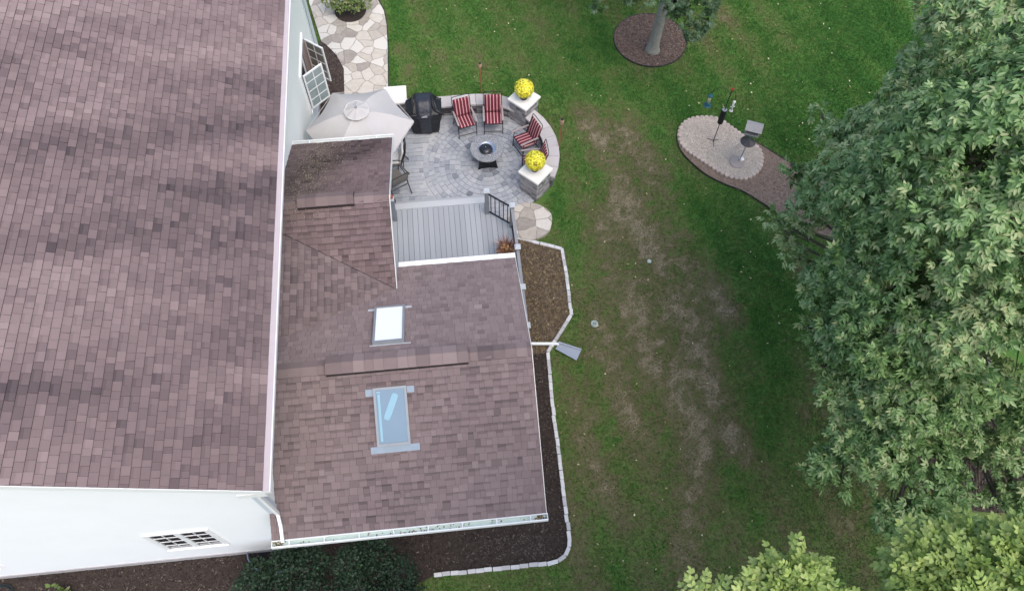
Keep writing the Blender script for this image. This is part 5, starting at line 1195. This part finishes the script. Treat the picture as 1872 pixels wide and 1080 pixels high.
# ------------------------------------------------------------------ planting
def limb(b, p, q, r0, r1, sag=.1, n=7, tint=1.0):
    p, q = Vector(p), Vector(q); pts = []; rd = []
    off = Vector((rnd.gauss(0, .06), rnd.gauss(0, .06), 0)) * (q - p).length
    for k in range(n + 1): t = k / n; pts.append(p.lerp(q, t) + off * math.sin(math.pi * t) + Vector((0, 0, sag * math.sin(math.pi * t)))); rd.append(r0 + (r1 - r0) * t)
    b.tube(pts, rd, 7, tint)
    return pts
ash_v, ash_f = compound(2, .112, .025, .13, droop=.3, fold=.18)
def L(px, py, z, r): return (tuple(at(px, py, z)), r)
ash_lobes = [L(1850, 60, 9.0, 1.15), L(1775, 130, 8.3, .80), L(1700, 195, 7.6, .78), L(1630, 262, 6.8, .70), L(1585, 235, 6.2, .36), L(1545, 345, 6.2, .70), L(1478, 385, 5.4, .34), L(1640, 385, 7.6, .95),
             L(1740, 300, 8.7, 1.1), L(1860, 250, 9.6, 1.3), L(1810, 420, 8.8, 1.0), L(1710, 480, 7.4, 1.0), L(1595, 490, 6.2, .85), L(1515, 530, 5.3, .48), L(1545, 625, 5.2, .50), L(1630, 600, 6.4, .8),
             L(1760, 590, 7.2, .85), L(1870, 620, 7.6, .8), L(1585, 725, 4.9, .46), L(1665, 730, 5.6, .62), L(1750, 720, 5.8, .5), L(1605, 820, 4.6, .55), L(1505, 848, 4.0, .24), L(1530, 893, 3.9, .16), L(1690, 850, 4.6, .50), L(1650, 905, 4.0, .34), L(1622, 945, 3.7, .22), L(1690, 940, 3.8, .25), L(1560, 790, 4.6, .35), L(1520, 720, 4.8, .2), L(1735, 925, 4.0, .2),
             L(1880, 760, 5.0, .4), L(1795, 815, 3.0, .30), L(1865, 905, 2.8, .35), L(1825, 765, 4.0, .22), L(1755, 800, 4.0, .3), L(1845, 830, 3.4, .42), L(1790, 880, 3.0, .38), L(1880, 870, 3.2, .45), L(1740, 870, 3.2, .3), L(1830, 930, 2.6, .35), L(1760, 935, 2.8, .3), L(1810, 690, 6.0, .32), L(1840, 880, 3.2, .2), L(1520, 245, 5.9, .22), L(1462, 325, 5.2, .18), L(1555, 785, 4.6, .2), L(1685, 125, 7.4, .35), L(1735, 60, 7.9, .4), L(1500, 210, 5.6, .10), L(1445, 300, 5.0, .08), L(1412, 400, 4.9, .14), L(1430, 430, 4.9, .12), L(1450, 470, 5.0, .14), L(1470, 600, 5.0, .14), L(1500, 670, 4.8, .14), L(1700, 20, 7.9, .22),
             ((11.5, 9.2, 7.6), 1.7), ((11.9, 7.8, 8.8), 1.8), ((10.5, 6.2, 9.3), 1.7), ((12.0, 5.0, 8.0), 1.9), ((13.0, 7.5, 7.0), 1.8), ((12.0, 10.2, 6.3), 1.5), ((9.8, 4.2, 8.2), 1.2)]
ash = empty('ash_tree', (11.3, 5.6, 0), 'large grey green ash tree with spreading leafy crown on the right', 'tree')
ctr = np.array([10.2, 6.6, 6.0])
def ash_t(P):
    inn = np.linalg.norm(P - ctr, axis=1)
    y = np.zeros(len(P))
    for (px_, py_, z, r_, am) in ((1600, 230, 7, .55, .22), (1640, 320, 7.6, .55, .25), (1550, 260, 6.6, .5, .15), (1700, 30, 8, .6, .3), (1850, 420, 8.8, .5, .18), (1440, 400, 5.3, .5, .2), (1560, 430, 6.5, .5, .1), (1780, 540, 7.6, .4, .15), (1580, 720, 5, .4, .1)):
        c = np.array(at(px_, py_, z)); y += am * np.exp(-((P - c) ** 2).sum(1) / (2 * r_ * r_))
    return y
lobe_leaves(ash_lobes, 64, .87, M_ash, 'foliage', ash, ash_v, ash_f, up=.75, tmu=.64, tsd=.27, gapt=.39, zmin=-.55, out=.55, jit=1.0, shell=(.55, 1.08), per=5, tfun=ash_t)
b = MB(); trunk = Vector((11.3, 5.6, 0)); b.tube([trunk, trunk + Vector((0, 0, .3)), (11.2, 5.7, 1.5), (10.8, 6.0, 3.0), (10.4, 6.3, 4.6), (10.1, 6.7, 6.5), (10.3, 6.9, 8.4)], [.34, .26, .22, .19, .15, .10, .05], 12); tk = b.build('trunk', M_bark, ash, True)
b = MB()
for k, (c, r_) in enumerate(ash_lobes):
    c = Vector(c); z0 = max(1.8, min(6.5, c.z - 2.2)); s = Vector((10.2, 6.4, z0)); pts = limb(b, s, c, .07, .018, .3)
    for j in range(7): q = c + Vector((rnd.gauss(0, 1), rnd.gauss(0, 1), rnd.gauss(.2, .7))).normalized() * r_ * .85; limb(b, c.lerp(s, rnd.uniform(0, .25)), q, .014, .004, .03, 4)
b.build('branches', M_branch, ash)

# locust tree whose top reaches into the lower right of the frame
loc_v, loc_f = compound(4, .043, .012, .17, droop=.12, pts=((.28, 1.0), (.74, .92)))
lt = empty('locust_tree', (3.2, -2.6, 0), 'tall yellow green tree with oval leaflets topping the lower right corner', 'tree')
lt_l = [L(1452, 1050, 12.0, .07), L(1432, 1092, 11.9, .13), L(1475, 1100, 11.9, .13), L(1500, 1112, 11.9, .07), L(1400, 1118, 11.9, .07), L(1290, 1112, 11.8, .06), L(1262, 1118, 11.8, .04), L(1318, 1120, 11.8, .04), L(1810, 1082, 12.0, .22), L(1855, 1045, 12.2, .16), L(1735, 1035, 12.0, .09), L(1762, 992, 12.0, .04), L(1690, 1005, 12.0, .05), L(1700, 1045, 12.0, .14), L(1745, 1090, 12.0, .3), L(1835, 1005, 12.0, .08), L(1860, 1100, 12.0, .4), L(1445, 1140, 11.8, .25),
        ((2.2, -1.6, 11.0), .9), ((3.6, -1.6, 11.1), 1.0), ((3.2, -3.4, 10.8), 1.6), ((4.6, -2.2, 10.6), 1.2), ((6.6, -1.6, 9.6), 1.6), ((7.8, -3.4, 9.2), 1.9), ((5.9, -4.6, 9.6), 1.8), ((8.8, -1.5, 8.8), 1.7), ((10.2, -3.2, 8.2), 1.8), ((5.1, -.95, 10.2), .9), ((8.6, -5.5, 9.0), 1.8),  ((1.4, -3.2, 10.2), 1.2), ((4.8, -3.8, 10.0), 1.5), ((3.0, -3.4, 8.4), 1.8)]  # off-frame eastern lobes added and thickened to shade the lower lawn
lobe_leaves(lt_l[:18], 430, 1.0, M_locust, 'foliage', lt, loc_v, loc_f, up=.9, tmu=.58, tsd=.2, zmin=-.5, out=.7, jit=.8, shell=(.5, 1.08), per=4)
lobe_leaves(lt_l[18:], 75, 1.9, M_locust, 'foliage', lt, loc_v, loc_f, up=.9, tmu=.5, tsd=.2, zmin=-.5, out=.7, jit=.8, shell=(.5, 1.05), per=4)
b = MB(); b.tube([(3.2, -2.6, 0), (3.2, -2.6, .4), (3.25, -2.5, 3), (3.1, -2.4, 6), (3.0, -2.1, 9), (3.0, -1.8, 11)], [.32, .25, .21, .17, .10, .04], 12); b.build('trunk', M_bark, lt, True)
b = MB()
for c, r_ in lt_l:
    c = Vector(c); limb(b, (3.05, -2.2, min(8.5, c.z - 2.5)), c - Vector((0, 0, r_ * .4)), .05, .012, .2)
    for j in range(5): q = c + Vector((rnd.gauss(0, 1), rnd.gauss(0, 1), rnd.gauss(.3, .6))).normalized() * r_ * .8; limb(b, c, q, .010, .003, .02, 4)
b.build('branches', M_branch, lt)

# tree in the ring at the top
tx, ty = 6.37, 17.75
rt = empty('ringed_tree', (tx, ty, 0), 'young tree with smooth grey trunk in a round mulch ring at the top edge', 'tree')
b = MB(); b.tube([(tx, ty, -.02), (tx, ty, .12), (tx + .01, ty, .4), (tx + .03, ty - .02, 1.5), (tx + .05, ty, 3.0), (tx + .02, ty + .05, 4.6), (tx, ty + .1, 6.5)], [.27, .20, .165, .15, .135, .10, .04], 14); b.build('trunk', mat('smooth_bark', (.25, .25, .215), rough=.9, namt=.25, ns=10, bump=.6, bs=20), rt, True)
rt_l = [L(1245, 30, 2.9, .26), L(1268, 58, 2.6, .20), L(1290, 40, 2.8, .18), L(1180, 8, 3.3, .13), L(1150, -8, 3.4, .18), L(1095, 4, 3.4, .13), L(1250, 5, 3.0, .30), L(1300, 5, 3.1, .20), L(1372, 0, 3.3, .10), L(1228, 8, 3.2, .2), L(1330, -40, 3.5, .4), L(1120, -45, 3.8, .4),
        ((tx - 1.4, ty + 1.3, 4.6), 1.0), ((tx + 1.3, ty + 1.3, 4.6), 1.1), ((tx, ty + 1.8, 4.6), 1.2), ((tx - .8, ty + 1.6, 5.4), 1.2), ((tx, ty + 1.0, 6.4), 1.4), ((tx + 1.4, ty + 1.6, 5.5), 1.2)]
lobe_leaves(rt_l, 70, .85, M_top, 'foliage', rt, ash_v, ash_f, up=.8, tmu=.5, tsd=.22, zmin=-.6, out=.5, jit=1.0, shell=(.5, 1.1), per=4)
b = MB()
for c, r_ in rt_l: limb(b, (tx + .03, ty, max(2.4, c[2] - .5)), c, .03, .008, .15)
b.build('branches', M_branch, rt)

# shrubs along the south wall
def shrub(name, label, lobes, base, size, m, dens, per=1, tm=.5, group=None, tv=lv, tf=lf, cat='shrub'):
    o = empty(name, base, label, cat, group)
    lobe_leaves(lobes, dens, size, m, 'foliage', o, tv, tf, up=.6, tmu=tm, tsd=.22, zmin=-.35, out=.8, jit=.8, shell=(.5, 1.12), per=per)
    b = MB()
    for c, r_ in lobes:
        for j in range(3): q = Vector(c) + Vector((rnd.gauss(0, 1), rnd.gauss(0, 1), rnd.gauss(.2, .5))).normalized() * r_ * .7; limb(b, base, q, .014, .004, .05, 5)
    b.build('stems', M_branch, o); return o
def cl(px, py, z, r): return (tuple(at(px, py, z)), r)
shrub('evergreen_shrub', 'dark glossy shrub by the window well, left of two under the long gutter', [cl(470, 1050, .8, .30), cl(520, 1035, .9, .34), cl(575, 1030, .9, .32), cl(500, 1085, .8, .4), cl(570, 1085, .8, .42), cl(450, 1080, .6, .28), cl(540, 1010, .7, .25)], (-4.3, 2.7, 0), .062, M_shrub, 900, 1, .42, 'dark shrubs below the long gutter')
shrub('evergreen_shrub', 'dark glossy shrub, right of two under the long gutter', [cl(640, 1030, .95, .34), cl(690, 1020, .95, .36), cl(730, 1050, .8, .36), cl(650, 1080, .8, .42), cl(715, 1095, .7, .42), cl(750, 1085, .6, .26), cl(670, 1000, .8, .22)], (-2.7, 2.7, 0), .062, M_shrub, 900, 1, .38, 'dark shrubs below the long gutter')
shrub('leafy_plant', 'small bright green leafy plant in dark mulch at the bottom left', [cl(95, 1085, .25, .13), cl(118, 1088, .22, .11)], (-9.0, 3.0, 0), .11, M_shrub2, 800, 1, .35, cat='plant')
b = MB(); hc = at(2, 1092, .03)
for r_, z in ((.25, .03), (.225, .05), (.27, .055)): b.tube([(hc.x + r_ * math.cos(R(a)), hc.y + r_ * math.sin(R(a)), z) for a in range(0, 361, 12)], .012, 6, cap=False)
tag(b.build('garden_hose', mat('hose_dark', (.02, .028, .03), rough=.4)), 'coiled dark garden hose on mulch in the bottom left corner', 'hose')
# planter shrub on the path
px_, py_ = at2(641, 22)
b = MB(); b.prism([(px_ + .50 * math.cos(R(a)), py_ + .52 * math.sin(R(a))) for a in range(0, 360, 12)], .0, .056); tag(b.build('planting_pocket', M_mulch), kind='structure')
shrub('path_shrub', 'green and pink tinged shrub in a round mulch pocket in the flagstone path', [cl(622, 5, .5, .26), cl(648, 9, .55, .24), cl(602, 2, .5, .20), cl(668, 4, .45, .18), cl(635, -12, .5, .3), cl(615, 18, .4, .14)], (px_, py_, .05), .075, M_shrub2, 650, 1, .42)
print('objects', len(bpy.data.objects))
